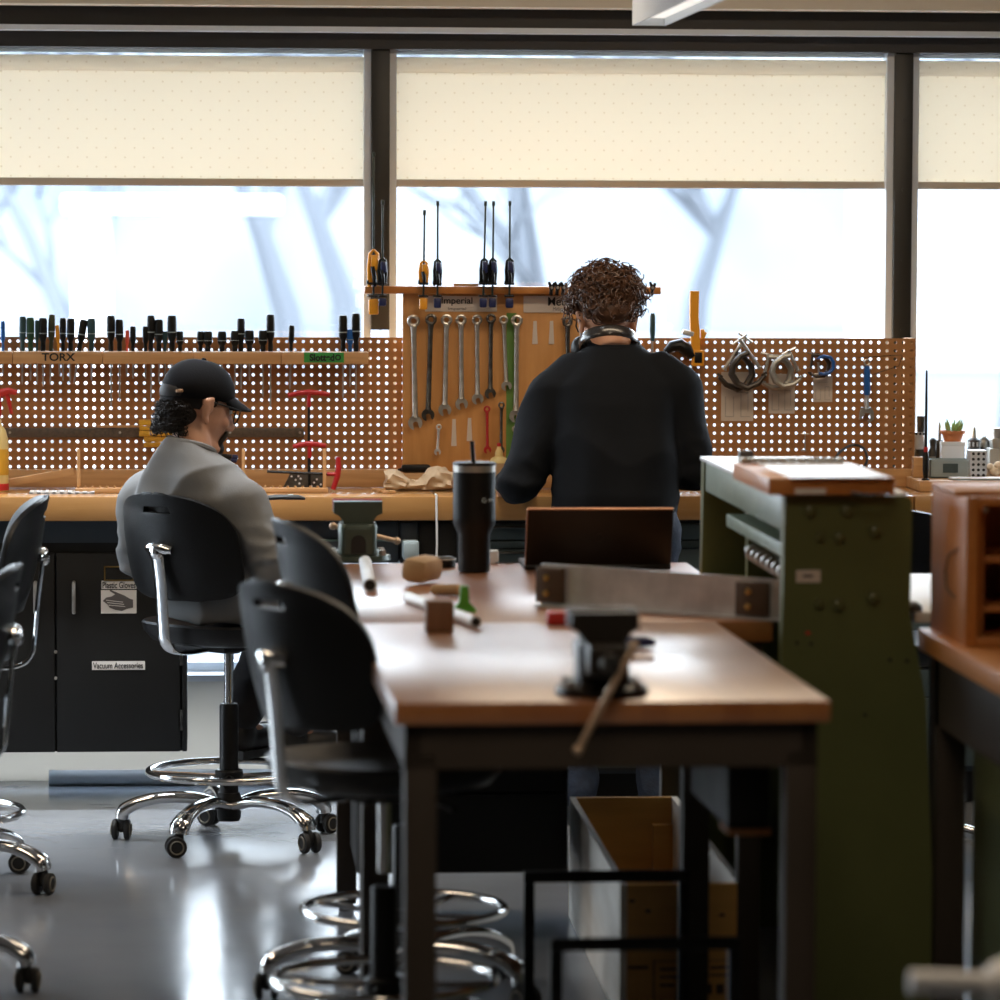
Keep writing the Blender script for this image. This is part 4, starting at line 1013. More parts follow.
for k in range(16):
    an = rg.uniform(0, 2 * pi); rr = rg.uniform(.004, .022); tl_ = rg.uniform(.02, .042); dx, dy = cos(an), sin(an)
    sp_ = rg.uniform(.1, .9)
    MB().tube([(rr * dx, rr * dy, ph * .82), (rr * dx * 1.3 + dx * sp_ * .008, rr * dy * 1.3, ph * .82 + tl_ * .5), (rr * dx * 1.4 + dx * sp_ * .016, rr * dy * 1.5, ph * .82 + tl_)], [.0028, .0042, .0012], 7).build('leaf', 'leaf', t)
# perforated drill block
Yd = 12.03; a, b = U(970, 473.5, Y=Yd), U(987, 450.5, Y=Yd); w_ = (b.x - a.x) / 2; h_ = zz2(450.5, Yd, 978) - rz
t = thing('hole_block', 'steel block with rows of dark holes right of the grey box', 'block', ((a.x + b.x) / 2, Yd + .03, rz))
MB().bb((-w_, -.03, .0005), (w_, .03, h_), .002).build('block', 'alu', t)
for i in range(3):
    hm = MB()
    for j in range(5): hm.cyl((-w_ * .62 + i * w_ * .62, -.0306, h_ * (.12 + .19 * j)), (-w_ * .62 + i * w_ * .62, -.0302, h_ * (.12 + .19 * j)), .0046, n=12)
    hm.build('hole_row', 'ink', t)
# height gauge: black rod with thick sleeve
p = U(925.5, 480, Y=11.96); t = thing('tall_rod_stand', 'tall thin black rod on a knurled sleeve left of the potted plant', 'rod', (p.x, 11.96, rz))
z = lambda y: zat(y, 11.96, 926) - rz
MB().lathe([(.012, .0005), (.012, .004), (.007, .006), (.008, z(474)), (.0095, z(470)), (.0095, z(455)), (.006, z(452))], n=16).build('sleeve', 'black_metal', t)
MB().lathe([(.0055, z(452)), (.0045, z(445)), (.004, z(400)), (.003, z(370.5)), (.001, z(370))], n=10).build('rod', 'black_metal', t)
MB().lathe([(.0065, z(452)), (.007, z(450)), (.0065, z(447))], n=12).build('red_ring', 'redpaint', t)
def turned(px, Y, prof, label, m, name, cat='tool', axis=(0, 0, 1)):
    t = thing(name, label, cat, (xat(px, Y), Y, rz + .0005), 0)
    return t
# dial stand behind the rod
t = thing('dial_stand', 'silver and black dial instrument behind the tall rod', 'instrument', (xat(920, 12.25), 12.25, rz)); z = lambda y: zat(y, 12.25, 920) - rz
MB().cyl((0, 0, .0005), (0, 0, z(449)), .018, n=20).build('base', 'darksteel', t)
MB().cyl((-.006, 0, z(449)), (-.006, 0, z(432)), .022, n=20).build('body', 'alu', t)
MB().cyl((.002, 0, z(432)), (.002, 0, z(416)), .012, .013, 16).build('knob', 'forged', t)
for k in range(3): MB().cyl((-.016 + k * .012, -.0235, z(433.5)), (-.016 + k * .012, -.018, z(433.5)), .004, n=10).build('port', 'ink', t)
t = thing('drill_chuck', 'black and steel drill chuck right of the terracotta pot', 'chuck', (xat(974, 12.25), 12.25, rz)); z = lambda y: zat(y, 12.25, 974) - rz
MB().lathe([(.022, .0005), (.024, z(456)), (.020, z(448)), (.020, z(440)), (.012, z(438))], n=20).build('body', 'forged', t)
MB().lathe([(.010, z(438)), (.008, z(433)), (.004, z(427))], n=14).build('arbor', 'steel', t)
for k in range(4): MB().box((-.018 + k * .012, -.021, z(444)), (.005, .006, .014), None, .001).build('jaw', 'steel', t)
t = thing('drill_chuck', 'round dark chuck lying right of the black and steel one', 'chuck', (xat(984, 12.28), 12.28, rz)); z = lambda y: zat(y, 12.28, 984) - rz
MB().lathe([(.02, .0005), (.023, z(452)), (.023, z(442)), (.014, z(438))], n=20).build('body', 'darksteel', t)
MB().cyl((0, 0, z(438)), (0, 0, z(436)), .008, n=10).build('arbor', 'steel', t)
t = thing('end_mill', 'thin steel cutter standing left of the terracotta pot', 'cutter', (xat(939.5, 12.22), 12.22, rz)); z = lambda y: zat(y, 12.22, 939.5) - rz
MB().cyl((0, 0, .0005), (0, 0, z(440)), .011, n=14).build('holder', 'forged', t); MB().lathe([(.005, z(440)), (.005, z(426)), (.002, z(422))], n=10).build('bit', 'steel', t)
t = thing('cutter_holder', 'short black collet holder between the rod and the terracotta pot', 'holder', (xat(933, 12.25), 12.25, rz)); z = lambda y: zat(y, 12.25, 933) - rz
MB().lathe([(.016, .0005), (.016, z(452)), (.010, z(448)), (.012, z(440)), (.006, z(438))], n=16).build('body', 'forged', t); MB().lathe([(.0165, z(460)), (.0165, z(456))], n=16).build('ring', 'steel', t)
t = thing('grey_vise_block', 'grey stepped metal block at the right frame edge by the window', 'block', (xat(997, 12.2), 12.2, rz)); z = lambda y: zat(y, 12.2, 997) - rz
MB().bb((-.03, -.03, .0005), (.03, .03, z(448)), .004).bb((-.02, -.02, z(448)), (.02, .02, z(438)), .003).build('base', 'palesteel', t); MB().cyl((0, 0, z(438)), (0, 0, z(428)), .014, n=16).build('post', 'steel', t)
mb = MB()
for k in range(7):
    mb.cap((-.02 + .009 * k, -.01 + rg.uniform(-.01, .01), .02 + rg.uniform(-.006, .02)), (-.01 + .008 * k, .015, .025 + rg.uniform(-.01, .02)), .012, .009)
o = mb.build('crumpled_rag', 'burlap'); o.location = (xat(991, 12.1), 12.07, rz + .0005); tag(o, 'crumpled tan rag right of the drilled block', 'rag')
bb_ = MB().bb((-.1, -.045, 0), (.1, .045, .004)).build('notebook', 'greyblue'); bb_.location = (xat(985, 11.96), 11.985, rz + .0005); tag(bb_, 'thin blue-edged notebook lying before the drilled block', 'notebook')
MB().bb((-.098, -.043, .0042), (.098, .043, .0062)).build('page_stack', 'paper', bb_)
t = MB().bb((-.018, -.018, 0), (.018, .018, zat(457, 12.12, 920) - rz), .002).build('wood_block', 'wood'); t.location = (xat(918.5, 12.12), 12.12, rz + .0005); tag(t, 'small yellow wood block left of the grey box', 'block')
# ================================================================ DRAFTING CHAIRS
def make_chair(label):
    t = thing('drafting_chair', label, 'chair', (0, 0, 0), 0, 'black drafting chairs with chrome foot rings')
    hub = MB().lathe([(.03, .06), (.034, .07), (.036, .125), (.03, .14)], n=20).build('star_base', 'black_plastic', t)
    for k in range(5):
        a = 2 * pi * k / 5; d = V((cos(a), sin(a), 0))
        MB().tube(*cr_([d * .03 + V((0, 0, .105)), d * .10 + V((0, 0, .122)), d * .19 + V((0, 0, .122)), d * .255 + V((0, 0, .108)), d * .298 + V((0, 0, .085)), d * .305 + V((0, 0, .062))], [.022, .022, .021, .023, .027, .026]), 14, flat=(1.15, .78)).build('leg', 'chrome', hub)
        c = MB(); tg = V((-sin(a + .6 * k), cos(a + .6 * k), 0)); ax = V((0, 0, 1)).cross(tg)
        p = d * .309 + V((0, 0, .029)) - tg * .008
        for s in (-1, 1): c.lathe([(.012, -.008), (.027, -.007), (.029, -.003), (.029, .003), (.027, .007), (.012, .008)], p + ax * s * .017, 18, ax)
        c.cyl(p - ax * .02, p + ax * .02, .007, n=8).cyl(d * .305 + V((0, 0, .03)), d * .305 + V((0, 0, .066)), .012, n=10)
        c.ell(p + V((0, 0, .012)), (.012, .012, .022))
        c.build('caster', 'black_rubber', hub)
        for s in (-1, 1): MB().torus(p + ax * s * .0262, .018, .0022, ax, 18, 6).build('caster_rim', 'tirerim', hub)
    MB().lathe([(.027, .12), (.027, .385), (.024, .392)], n=20).build('column', 'black_plastic', t)
    MB().lathe([(.0135, .39), (.0135, .55)], n=16).build('gas_spring', 'chrome', t)
    rg_ = MB().torus((0, 0, .2), .226, .0105, n=56, k=10).build('foot_ring', 'chrome', t)
    for k in range(4):
        a = pi / 4 + pi / 2 * k
        MB().tube([(.03 * cos(a), .03 * sin(a), .185), (.225 * cos(a), .225 * sin(a), .196)], .0075, 8).build('spoke', 'chrome', rg_)
    MB().lathe([(.036, .165), (.04, .17), (.04, .2), (.036, .205)], n=20).build('ring_collar', 'black_plastic', rg_)
    MB().cyl((.03, -.03, .178), (.055, -.055, .172), .016, n=12).build('knob', 'black_plastic', rg_)
    MB().loft([((0, .0, .565), .15, .15), ((0, 0, .576), .2, .195), ((0, 0, .602), .222, .215), ((0, 0, .624), .228, .22), ((0, 0, .630), .222, .214), ((0, 0, .625), .208, .2), ((0, 0, .610), .17, .165), ((0, 0, .602), .12, .12), ((0, 0, .6), .04, .04)], 48, 2.7).build('seat', 'black_plastic', t)
    MB().bb((-.08, -.1, .545), (.08, .1, .566), .006).lathe([(.03, .535), (.045, .545), (.045, .556)], n=18).build('mechanism', 'black_metal', t)
    MB().tube([(.06, .02, .55), (.16, .03, .545), (.2, .03, .54)], [.006, .006, .009], 8).build('lever', 'black_plastic', t)
    MB().cyl((-.1, -.06, .55), (-.14, -.06, .55), .016, n=14).build('adjust_knob', 'black_plastic', t)
    MB().tube(*cr_([(0, -.05, .552), (0, -.17, .548), (0, -.225, .556), (0, -.252, .585), (0, -.258, .63), (0, -.268, .74), (0, -.282, .835)], [.0235] * 7), 14, flat=(1, .26)).build('back_arm', 'chrome', t)
    MB().tube([(-.045, -.268, .842), (-.02, -.28, .846), (.02, -.28, .846), (.045, -.268, .842)], [.012, .017, .017, .012], 12).ell((0, -.285, .835), (.027, .014, .02)).build('back_bracket', 'chrome', t)
    # back shell
    bm = bmesh.new(); NU, NV = 44, 36; W, H = .44, .292; n = 5
    g = [[None] * (NU + 1) for _ in range(NV + 1)]
    for j in range(NV + 1):
        v = j / NV; s = 2 * v - 1
        vv = math.sin(s * pi / 2); z = .705 + H * (vv + 1) / 2
        wv = W * (1 - .02 * (1 - (vv + 1) / 2)) * max(1 - abs(vv) ** (2.5 if vv > 0 else n), 0) ** (1 / (2.5 if vv > 0 else n)) / 2 + .004
        for i in range(NU + 1):
            u = 2 * i / NU - 1; x = wv * u
            y = -.222 - .062 * ((vv + 1) / 2) - .012 * math.cos(vv * 1.5) + 1.75 * x * x - .02 * max(0, vv - .7) ** 1
            g[j][i] = bm.verts.new((x, y, z))
    for j in range(NV):
        for i in range(NU):
            x = (g[j][i].co.x + g[j][i + 1].co.x) / 2; z = (g[j][i].co.z + g[j + 1][i].co.z) / 2
            if abs(x) < .05 and .948 < z < .966: continue
            bm.faces.new((g[j][i], g[j][i + 1], g[j + 1][i + 1], g[j + 1][i]))
    bmesh.ops.remove_doubles(bm, verts=bm.verts, dist=.0005)
    mb = MB(); mb.bm.free(); mb.bm = bm
    b = mb.build('backrest', 'black_plastic', t, angle=60)
    sd = b.modifiers.new('thick', 'SOLIDIFY'); sd.thickness = .016; sd.offset = 0
    bv = b.modifiers.new('round', 'BEVEL'); bv.width = .006; bv.segments = 3; bv.limit_method = 'ANGLE'; bv.angle_limit = rad(50)
    return t, hub, b
MT['tirerim'] = mat('grey_caster_rim', (.2, .18, .14), .6)
chA, hubA, _ = make_chair('drafting chair the person in the grey sweatshirt sits on')
def cfloor(px, py, z=.2):
    p = U(px, py, Z=z); return V((p.x, p.y, 0))
def place(ch, loc, face, base_dir):
    ch.location = loc; ch.rotation_euler = (0, 0, -rad(face))
    for c in ch.children:
        if c.name.startswith('star_base'): c.rotation_euler = (0, 0, rad(base_dir) + rad(face))
pA = cfloor(229, 771)
place(chA, pA, 45, 171)
specs = [('nearest empty drafting chair, pulled up to the corner of the front table', cfloor(384, 979) , 57, 186),
         ('empty drafting chair seen edge-on, behind the nearest one', cfloor(404, 909), 78, 182),
         ('farther drafting chair at the left edge, chrome bracket showing', cfloor(-64, 812), -92, -22),
         ('nearer drafting chair at the left edge, mostly out of frame', cfloor(-108, 903), -88, -6),
         ('black drafting chair between the green machine and the wooden cabinet', V((U(882, 480, Y=10.65).x, 10.65, 0)), 8, 200)]
chairs = [chA]
for lab, loc, face, bd in specs:
    c = dup(chA, label=lab); place(c, loc, face, bd); chairs.append(c)
    dz = {0: .03, 1: .085, 2: .03, 3: -.03, 4: 0}[len(chairs) - 2]
    for ch in c.children:
        if ch.name.split('.')[0] in ('seat', 'mechanism', 'lever', 'adjust_knob', 'back_arm', 'back_bracket', 'backrest', 'gas_spring'): ch.location.z += dz

# ================================================================ TWO WORK TABLES
ZTB = .88
def work_table(name_label, X0, X1, Y0, Y1, th, extra=None, leg=.058):
    cx, cy = (X0 + X1) / 2, (Y0 + Y1) / 2; w, h = (X1 - X0) / 2, (Y1 - Y0) / 2
    t = thing('work_table', name_label, 'table', (cx, cy, 0), 0, 'butcher block work tables')
    MB().bb((-w, -h, ZTB - th), (w, h, ZTB), .003).build('tabletop', 'table', t)
    ins = .02; a0 = ZTB - th - .082
    MB().bb((-w + ins, -h + ins, a0), (w - ins, -h + ins + .03, ZTB - th)).bb((-w + ins, h - ins - .03, a0), (w - ins, h - ins, ZTB - th)).bb((-w + ins, -h + ins, a0), (-w + ins + .03, h - ins, ZTB - th)).bb((w - ins - .03, -h + ins, a0), (w - ins, h - ins, ZTB - th)).build('apron', 'brown_metal', t)
    for sx in (-1, 1):
        for sy in (-1, 1):
            x = sx * (w - ins - leg / 2); y = sy * (h - ins - leg / 2)
            l = MB().bb((x - leg / 2, y - leg / 2, .02), (x + leg / 2, y + leg / 2, a0 + .03), .003).build('leg', 'brown_metal', t)
            MB().cyl((x, y, 0), (x, y, .02), .02, n=14).build('foot', 'black_rubber', l)
    return t
tX0 = (U(392, 702, Z=ZTB).x + U(351, 622, Z=ZTB).x) / 2; tX1 = (U(828, 699, Z=ZTB).x + U(716, 622, Z=ZTB).x) / 2
tY0 = U(600, 702, Z=ZTB).y; tYs = U(550, 622, Z=ZTB).y; tY1 = U(480, 563, Z=ZTB).y
print('TABLE', tX0, tX1, tY0, tYs, tY1)
sL, sR = U(351, 622, Z=ZTB), U(716, 622, Z=ZTB); dlt = .0148
hw1, hh1 = (sR.x - sL.x) / 2, (tYs - tY0) / 2 - .004
t1 = work_table('front butcher block table with dark metal legs, carrying the dark vise', sL.x, sR.x, tYs - 2 * hh1 - .003, tYs - .003, .04)
t1.rotation_euler = (0, 0, dlt)
t1.location = (sL.x + hw1 * cos(dlt) + hh1 * sin(dlt), tYs - .012 + hw1 * sin(dlt) - hh1 * cos(dlt), 0)
tX0 = sL.x
MB().bb((.235, -.55, .62), (.315, -.05, ZTB - .122), .002).build('under_bracket', 'black_metal', t1)
MB().bb((.235, -.56, .61), (.315, -.45, .62)).build('bracket_base', 'boxwoodh', t1)
t2X1 = U(774, 622, Z=ZTB).x
t2 = work_table('back butcher block table carrying the tumbler and open laptop', tX0, t2X1, tYs, tY1, .045, leg=.05)
cx2, cy2 = (tX0 + t2X1) / 2, (tYs + tY1) / 2
a, b = U(357, 875, Y=9.585), U(569, 760, Y=9.585)
du = MB().bb((a.x, 9.6, a.z), (b.x, 10.08, ZTB - .13), .004).build('drawer_unit', 'black_metal', t2, world=True)
for k in range(3):
    z0 = a.z + .01 + k * (ZTB - .14 - a.z) / 3
    MB().bb((a.x + .01, 9.585, z0), (b.x - .01, 9.6, z0 + (ZTB - .16 - a.z) / 3)).build('drawer', 'black_metal', du, world=True)

# ================================================================ VISES
def vise(label, loc, rz, body_m, jaw_pad, h0, h1, front=True):
    t = thing('bench_vise', label, 'vise', loc, rz, 'bench vises')
    MB().lathe([(.082, 0.0005), (.086, .004), (.084, .016), (.06, .022), (.058, .028)], n=32).build('base_flange', body_m, t)
    for s in (-1, 1):
        for q in (-1, 1): MB().cyl((s * .062, q * .04, .016), (s * .062, q * .04, .030), .010, n=6).build('mounting_bolt', 'steel', t)
    bd = MB().loft([((0, .01, .02), .05, .06), ((0, .01, .05), .048, .058), ((0, .01, .09), .05, .062), ((0, .01, .098), .046, .058)], 32, 5)
    bd.build('body', body_m, t)
    ar = MB().prism([(-.034, .022), (.034, .022), (.034, .085), (-.034, .085)], (0, .066, 0), (1, 0, 0), (0, 0, 1), (0, 1, 0), .008)
    ar.build('back_plate', body_m, t)
    MB().prism([(-.019, .024)] + [(.019, .024)] + arc_pts((0, .052), .019, 0, pi, 10), (0, .0742, 0), (1, 0, 0), (0, 0, 1), (0, 1, 0), .0006).build('arch_opening', 'ink', t)
    jp = [(-.062, .155), (.062, .155), (.062, .125), (.048, .118), (.038, .104), (.04, .09), (-.04, .09), (-.038, .104), (-.048, .118), (-.062, .125)]
    MB().prism(jp, (0, .052, 0), (1, 0, 0), (0, 0, 1), (0, -1, 0), .042).build('fixed_jaw', body_m, t)
    mj = MB().prism(jp, (0, -.022, 0), (1, 0, 0), (0, 0, 1), (0, -1, 0), .036)
    mj.bb((-.036, -.12, .045), (.036, -.02, .1), .006); mj.build('moving_jaw', body_m, t)
    for y, nm in ((.009, 0), (-.0215, 1)): MB().bb((-.0625, y - .006, .128), (.0625, y, .1575), .001).build('jaw_pad', jaw_pad, t)
    MB().cyl((0, -.12, .07), (0, -.16, .07), .019, .017, 18).build('screw_head', 'darksteel', t)
    if loc.x < -.1: t.scale = (1.1, 1.06, 1.12)
    hb_ = MB().cyl(h0, h1, .0065, n=10); hb_.ell(h0, (.010, .010, .010)).ell(h1, (.010, .010, .010)); hb_.build('handle_bar', 'copper', t)
    return t
v2 = U(602, 682, Z=ZTB); v2.y = tY0 + .12
v2.x = U(602, 660, Y=v2.y).x
yl = -.145
def loc2(px, py, o, dy): 
    p = U(px, py, Y=o.y + dy); return (p.x - o.x, dy, p.z - o.z)
v2.z = ZTB
vise('dark brown vise on the front table edge with its long bar hanging down', v2, 0, 'visedark', 'visedark', loc2(634, 647, v2, yl), loc2(578, 750, v2, yl - .02))
v1 = U(357, 560, Z=ZTB); v1.y -= .02
vise('grey-green vise with red jaw pads at the far left corner of the back table', v1, pi, 'visegreen', 'red', tuple(-V(loc2(333, 526, v1, .14)) * 1 if False else (-loc2(333, 526, v1, .14)[0], -.14, loc2(333, 526, v1, .14)[2])), (-loc2(397, 541, v1, .14)[0], -.14, loc2(397, 541, v1, .14)[2]))

# ================================================================ THINGS ON THE TABLES
def on(px, py, z=ZTB): 
    p = U(px, py, Z=z); p.z = z + .0005; return p
# tumbler
p = on(474, 572); k = p.y / 4000
t = thing('tumbler', 'tall matte black tumbler with steel rim and straw on the back table', 'tumbler', p)
z = lambda y: zat(y, p.y, 474) - p.z
R1, R2 = 21.5 * k, 16.2 * k
MB().lathe([(R2 * .9, 0), (R2, .004), (R2 * 1.0, z(534)), (R1 * .98, z(524)), (R1, z(518)), (R1, z(471.5)), (R1 * .9, z(471))], n=40).build('cup', 'tumbler', t)
MB().lathe([(R1 * .99, z(471.5)), (R1 * 1.0, z(465)), (R1 * .97, z(464.5))], n=40).build('rim', 'steel', t)
MB().lathe([(R1 * .97, z(465.5)), (R1 * 1.02, z(464.5)), (R1 * 1.02, z(462.5)), (R1 * .9, z(461.8)), (0, z(462.3))], n=40).build('lid', 'black_plastic', t)
MB().cyl((-.002, .0, z(464)), (-.006, .0, z(441)), .0055, n=12).build('straw', 'black_plastic', t)
lg = MB()
for ia in (0.42,):
    c = V((R1 * sin(ia) * 1.004, -R1 * cos(ia) * 1.004, z(499))); nrm = V((sin(ia), -cos(ia), 0)); tx = V((cos(ia), sin(ia), 0))
    pts = [c + tx * .0055 * cos(2 * pi * q / 20) + V((0, 0, 1)) * .0055 * sin(2 * pi * q / 20) for q in range(3, 21)]
    lg.tube(pts, .0012, 6); lg.tube([c, c + tx * .005], .0012, 6)
for q in range(4):
    ia = .42 + .27 + q * .1; c = V((R1 * sin(ia) * 1.003, -R1 * cos(ia) * 1.003, z(499))); lg.box(c, (.0028, .0008, .007), MX.Rotation(ia, 3, 'Z'))
lg.build('emblem', 'greyblue', t)
# laptop
p = on(598, 570); hwid = 74 * p.y / 4000
t = thing('laptop', 'open dark laptop seen from behind on the back table', 'laptop', p)
MB().bb((-hwid, .0, .0), (hwid, .205, .014), .004).build('keyboard_base', 'laptop', t)
tl = rad(24); hl = (zat(507, p.y, 598) - p.z - .012) / cos(tl)
Mr = MX.Rotation(tl, 3, 'X')
ld = MB().box(Mr @ V((0, -.0, hl / 2)) + V((0, .006, .012)), (2 * hwid, .008, hl), Mr, .003).build('screen_lid', 'laptop', t)
MB().box(Mr @ V((0, .0, hl - .001)) + V((0, .006, .0125)), (2 * hwid - .004, .0085, .004), Mr, .001).box(Mr @ V((-hwid + .0012, 0, hl / 2)) + V((0, .006, .012)), (.003, .0085, hl), Mr, .001).build('copper_edge', 'lapedge', ld)
MB().box(Mr @ V((0, .0046, hl / 2)) + V((0, .006, .012)), (2 * hwid - .02, .001, hl - .02), Mr).build('display', 'screenlit', ld)
em = MB().torus(Mr @ V((0, -.0042, hl * .5)) + V((0, .006, .012)), .011, .0008, Mr @ V((0, -1, 0)), 20, 5); em.build('emblem', 'lapedge2', ld)
# aluminium straight edge with end blocks
bl, br = on(541, 606), on(785, 621); ax = (br - bl); ln = ax.length; ax.normalize(); fw = V((ax.y, -ax.x, 0))
t = thing('aluminium_angle', 'long shiny aluminium angle with brown end blocks on the back table', 'metal bar', (bl + br) / 2, math.atan2(ax.y, ax.x))
hh = zat(563.5, bl.y, 545) - ZTB
hr = zat(580, br.y, 780) - ZTB
MB().prism([(-ln / 2, 0), (ln / 2, 0), (ln / 2, hr), (-ln / 2, hh)], (0, 0, 0), (1, 0, 0), (0, 0, 1), (0, 1, 0), .006).bb((-ln / 2, -.028, 0), (ln / 2, 0, .005)).build('angle_bar', 'alu', t)
for xc, w_, h0_, h1_, lab in ((-ln / 2 + .03, .068, .010, hh - .008, 'dark brown end block with two brass screws'), (ln / 2 - .075, .078, .008, hr - .008, 'dark brown end block with two brass screws')):
    b_ = MB().bb((xc - w_ / 2, -.018, h0_), (xc + w_ / 2, -.0005, h1_), .002).build('end_block', 'brownblock', t); b_['label'] = lab
    for f in (.27, .72): MB().lathe([(.0075, 0), (.0075, .002), (.004, .0035)], (xc - w_ * .08, -.018, h0_ + (h1_ - h0_) * f), 14, (0, -1, 0)).build('screw', 'brass', b_)
# small pieces
def tube_on(px0, py0, px1, py1, r, label, m, name, cat, dark=True):
    a, b = on(px0, py0), on(px1, py1); a.z = b.z = ZTB + r + .0005
    t = thing(name, label, cat, (a.x / 2 + b.x / 2, a.y / 2 + b.y / 2, ZTB + .0005))
    MB().cyl(a, b, r, n=20).build('tube', m, t, world=True)
    d = (b - a).normalized(); MB().cyl(b - d * .001, b + d * .0012, r * .8, n=18).build('bore', 'ink', t, world=True)
    MB().tube([b - d * .012, b - d * .002], r * 1.03, 18).build('end_ring', 'aluframe', t, world=True)
tube_on(365, 568, 370, 592, .0155, 'short pale grey tube pointing at the viewer below the green vise', 'aluframe', 'short_tube', 'tube')
tube_on(408, 603, 476, 628, .0125, 'white tube with dark open end lying under the brown block', 'white', 'white_tube', 'tube')
a, b = on(412, 588), on(432, 578)
t = MB().loft([((0, -.085, .036), .034, .034), ((.004, -.04, .038), .037, .037), ((.0, .02, .036), .035, .035), ((-.004, .085, .036), .034, .035)], 8, 2)
bmv = t.bm
bmesh.ops.transform(bmv, matrix=MX.Identity(4), verts=bmv.verts)
bmv.free()
bl_ = MB().box((0, 0, 0), (.066, .13, .058), MX.Rotation(.12, 3, 'Y'), .018, 2)
o = bl_.build('wood_block', 'rock'); c = on(423, 585); o.location = (c.x, c.y + .03, ZTB + .036); o.rotation_euler = (0, 0, -.42); tag(o, 'pale chamfered wood block left of the tumbler', 'block')
t = thing('wooden_peg', 'small wooden peg lying between the pale block and the green piece', 'peg', on(445, 596))
MB().tube([(-.033, .004, .0135), (-.024, .003, .0135), (.03, -.004, .0135)], [.006, .013, .0135], 16).build('shaft', 'rock', t)
MB().cyl((.028, -.004, .0135), (.034, -.005, .0135), .0136, n=16).build('end', 'wood', t)
p = on(464, 612); k = p.y / 4000
t = thing('green_clip', 'bright green T-shaped plastic piece beside the white tube', 'plastic part', p)
MB().prism([(-4.2 * k, 26 * k), (4.2 * k, 26 * k), (5 * k, 10 * k), (12 * k, 3 * k), (12 * k, 0), (-11 * k, 0), (-11 * k, 3 * k), (-5 * k, 10 * k)], (0, .012, 0), (1, 0, 0), (0, 0, 1), (0, -1, 0), .024).build('web', 'green', t)
MB().bb((-11 * k, -.02, 0), (12 * k, .02, 2.5 * k), .002).build('foot', 'green', t)
p = on(439, 631); k = p.y / 4000; o = MB().box((0, 0, 15.5 * k), (28 * k, .05, 31 * k), MX.Rotation(.03, 3, 'Z'), .003).build('wood_block', 'brownwood'); o.location = p; tag(o, 'brown square wood block standing across the white tube', 'block')
p = on(443, 567); t = thing('tape_puck', 'low black round puck left of the tumbler base', 'puck', p)
MB().lathe([(.02, 0), (.032, .001), (.032, .02), (.024, .026), (.012, .027), (.0, .02)], n=24).build('body', 'black_plastic', t); MB().torus((0, 0, .02), .0318, .0015, n=28, k=6).build('ring', 'steel', t)
p = on(494, 564); t = thing('wall_charger', 'small white plug with thin cable right of the tumbler base', 'charger', p)
MB().box((0, 0, .018), (.022, .03, .034), None, .004).build('plug', 'aluframe', t)
MB().tube([(.0, -.012, .004), (.03, -.02, .003), (.06, .0, .003), (.085, .012, .003), (.105, .02, .004)], .0022, 6).build('cord', 'black_rubber', t)
p = on(559, 620); p.z = ZTB + .0005; p.y = tYs - .04; p.x = U(559, 615, Y=p.y).x
o = MB().bb((-.027, -.03, 0), (.03, .02, .028), .004).build('red_block', 'redpaint'); o.location = p; tag(o, 'red plastic block on the front table behind the dark vise', 'block')
a = on(641, 648); t = thing('screwdriver', 'navy screwdriver with copper tip lying behind the dark vise on the front table', 'screwdriver', a, rad(8))
MB().tube([(-.05, 0, .012), (-.04, 0, .013), (.01, 0, .012), (.028, 0, .010)], [.008, .012, .011, .006], 12).build('handle', 'navy', t); MB().cyl((-.05, 0, .012), (-.12, -.004, .008), .003, n=8).build('shank', 'steel', t)
a = on(640, 660); o = MB().cyl((-.05, 0, .004), (.03, .004, .004), .004, n=8).build('copper_rod', 'copper'); o.location = a; tag(o, 'thin copper rod lying right of the dark vise', 'rod')
MT_dummy = None

# ================================================================ GREEN MACHINE
YM0 = 8.40
def mx_(px, py, Y=YM0): q = U(px, py, Y=Y); return (q.x, q.z)
poly = [mx_(785, 497), mx_(905, 496), mx_(911, 499), mx_(912.5, 505), mx_(910, 612), mx_(913, 630), mx_(926, 700)]
zb = 0.0; poly += [(mx_(938, 1000)[0], zb), (mx_(783, 1000)[0], zb), mx_(782, 650)]
xl = mx_(785, 497)[0]; xr = mx_(911, 500)[0]; ztop = mx_(850, 497)[1]
YM1 = 9.82
t = thing('metalworking_machine', 'tall olive green metalworking machine with bolted end frames right of the tables', 'machine', ((xl + xr) / 2, 9.2, 0))
MB().prism(poly, (0, YM0, 0), (1, 0, 0), (0, 0, 1), (0, 1, 0), .05).build('end_frame', 'machine', t, world=True)
MB().prism([(x_, z_) for x_, z_ in poly], (0, YM1 - .05, 0), (1, 0, 0), (0, 0, 1), (0, 1, 0), .05).build('end_frame', 'machine', t, world=True)
bh = .078
MB().bb((xl + .004, YM0 + .05, ztop - bh), (xl + .035, YM1 - .05, ztop - .004), .004).build('front_beam', 'machine2', t, world=True)
MB().bb((xr - .04, YM0 + .05, ztop - bh * 2), (xr - .01, YM1 - .05, ztop - .004), .004).build('rear_beam', 'machine', t, world=True)
MB().bb((xl - .004, YM0 + .05, ztop - .004), (xr, YM1 - .002, ztop + .006), .002).build('machine_table', 'machtop', t, world=True)
zs = zat(546, 8.45, 787); 
MB().bb((xl + .01, YM0 + .05, zs - .03), (xr - .04, 9.42, zs), .003).build('shelf', 'machine2', t, world=True)
MB().bb((xl + .06, 9.40, .3), (xl + .1, 9.45, ztop - .05)).build('inner_post', 'machine', t, world=True)
MB().bb((xl + .09, 9.60, .3), (xr - .03, 9.63, ztop - .05)).build('inner_plate', 'machine', t, world=True)
MB().bb((xr - .03, YM0 + .05, .0), (xr - .02, YM1 - .05, ztop - .1)).build('back_plate', 'black_metal', t, world=True)
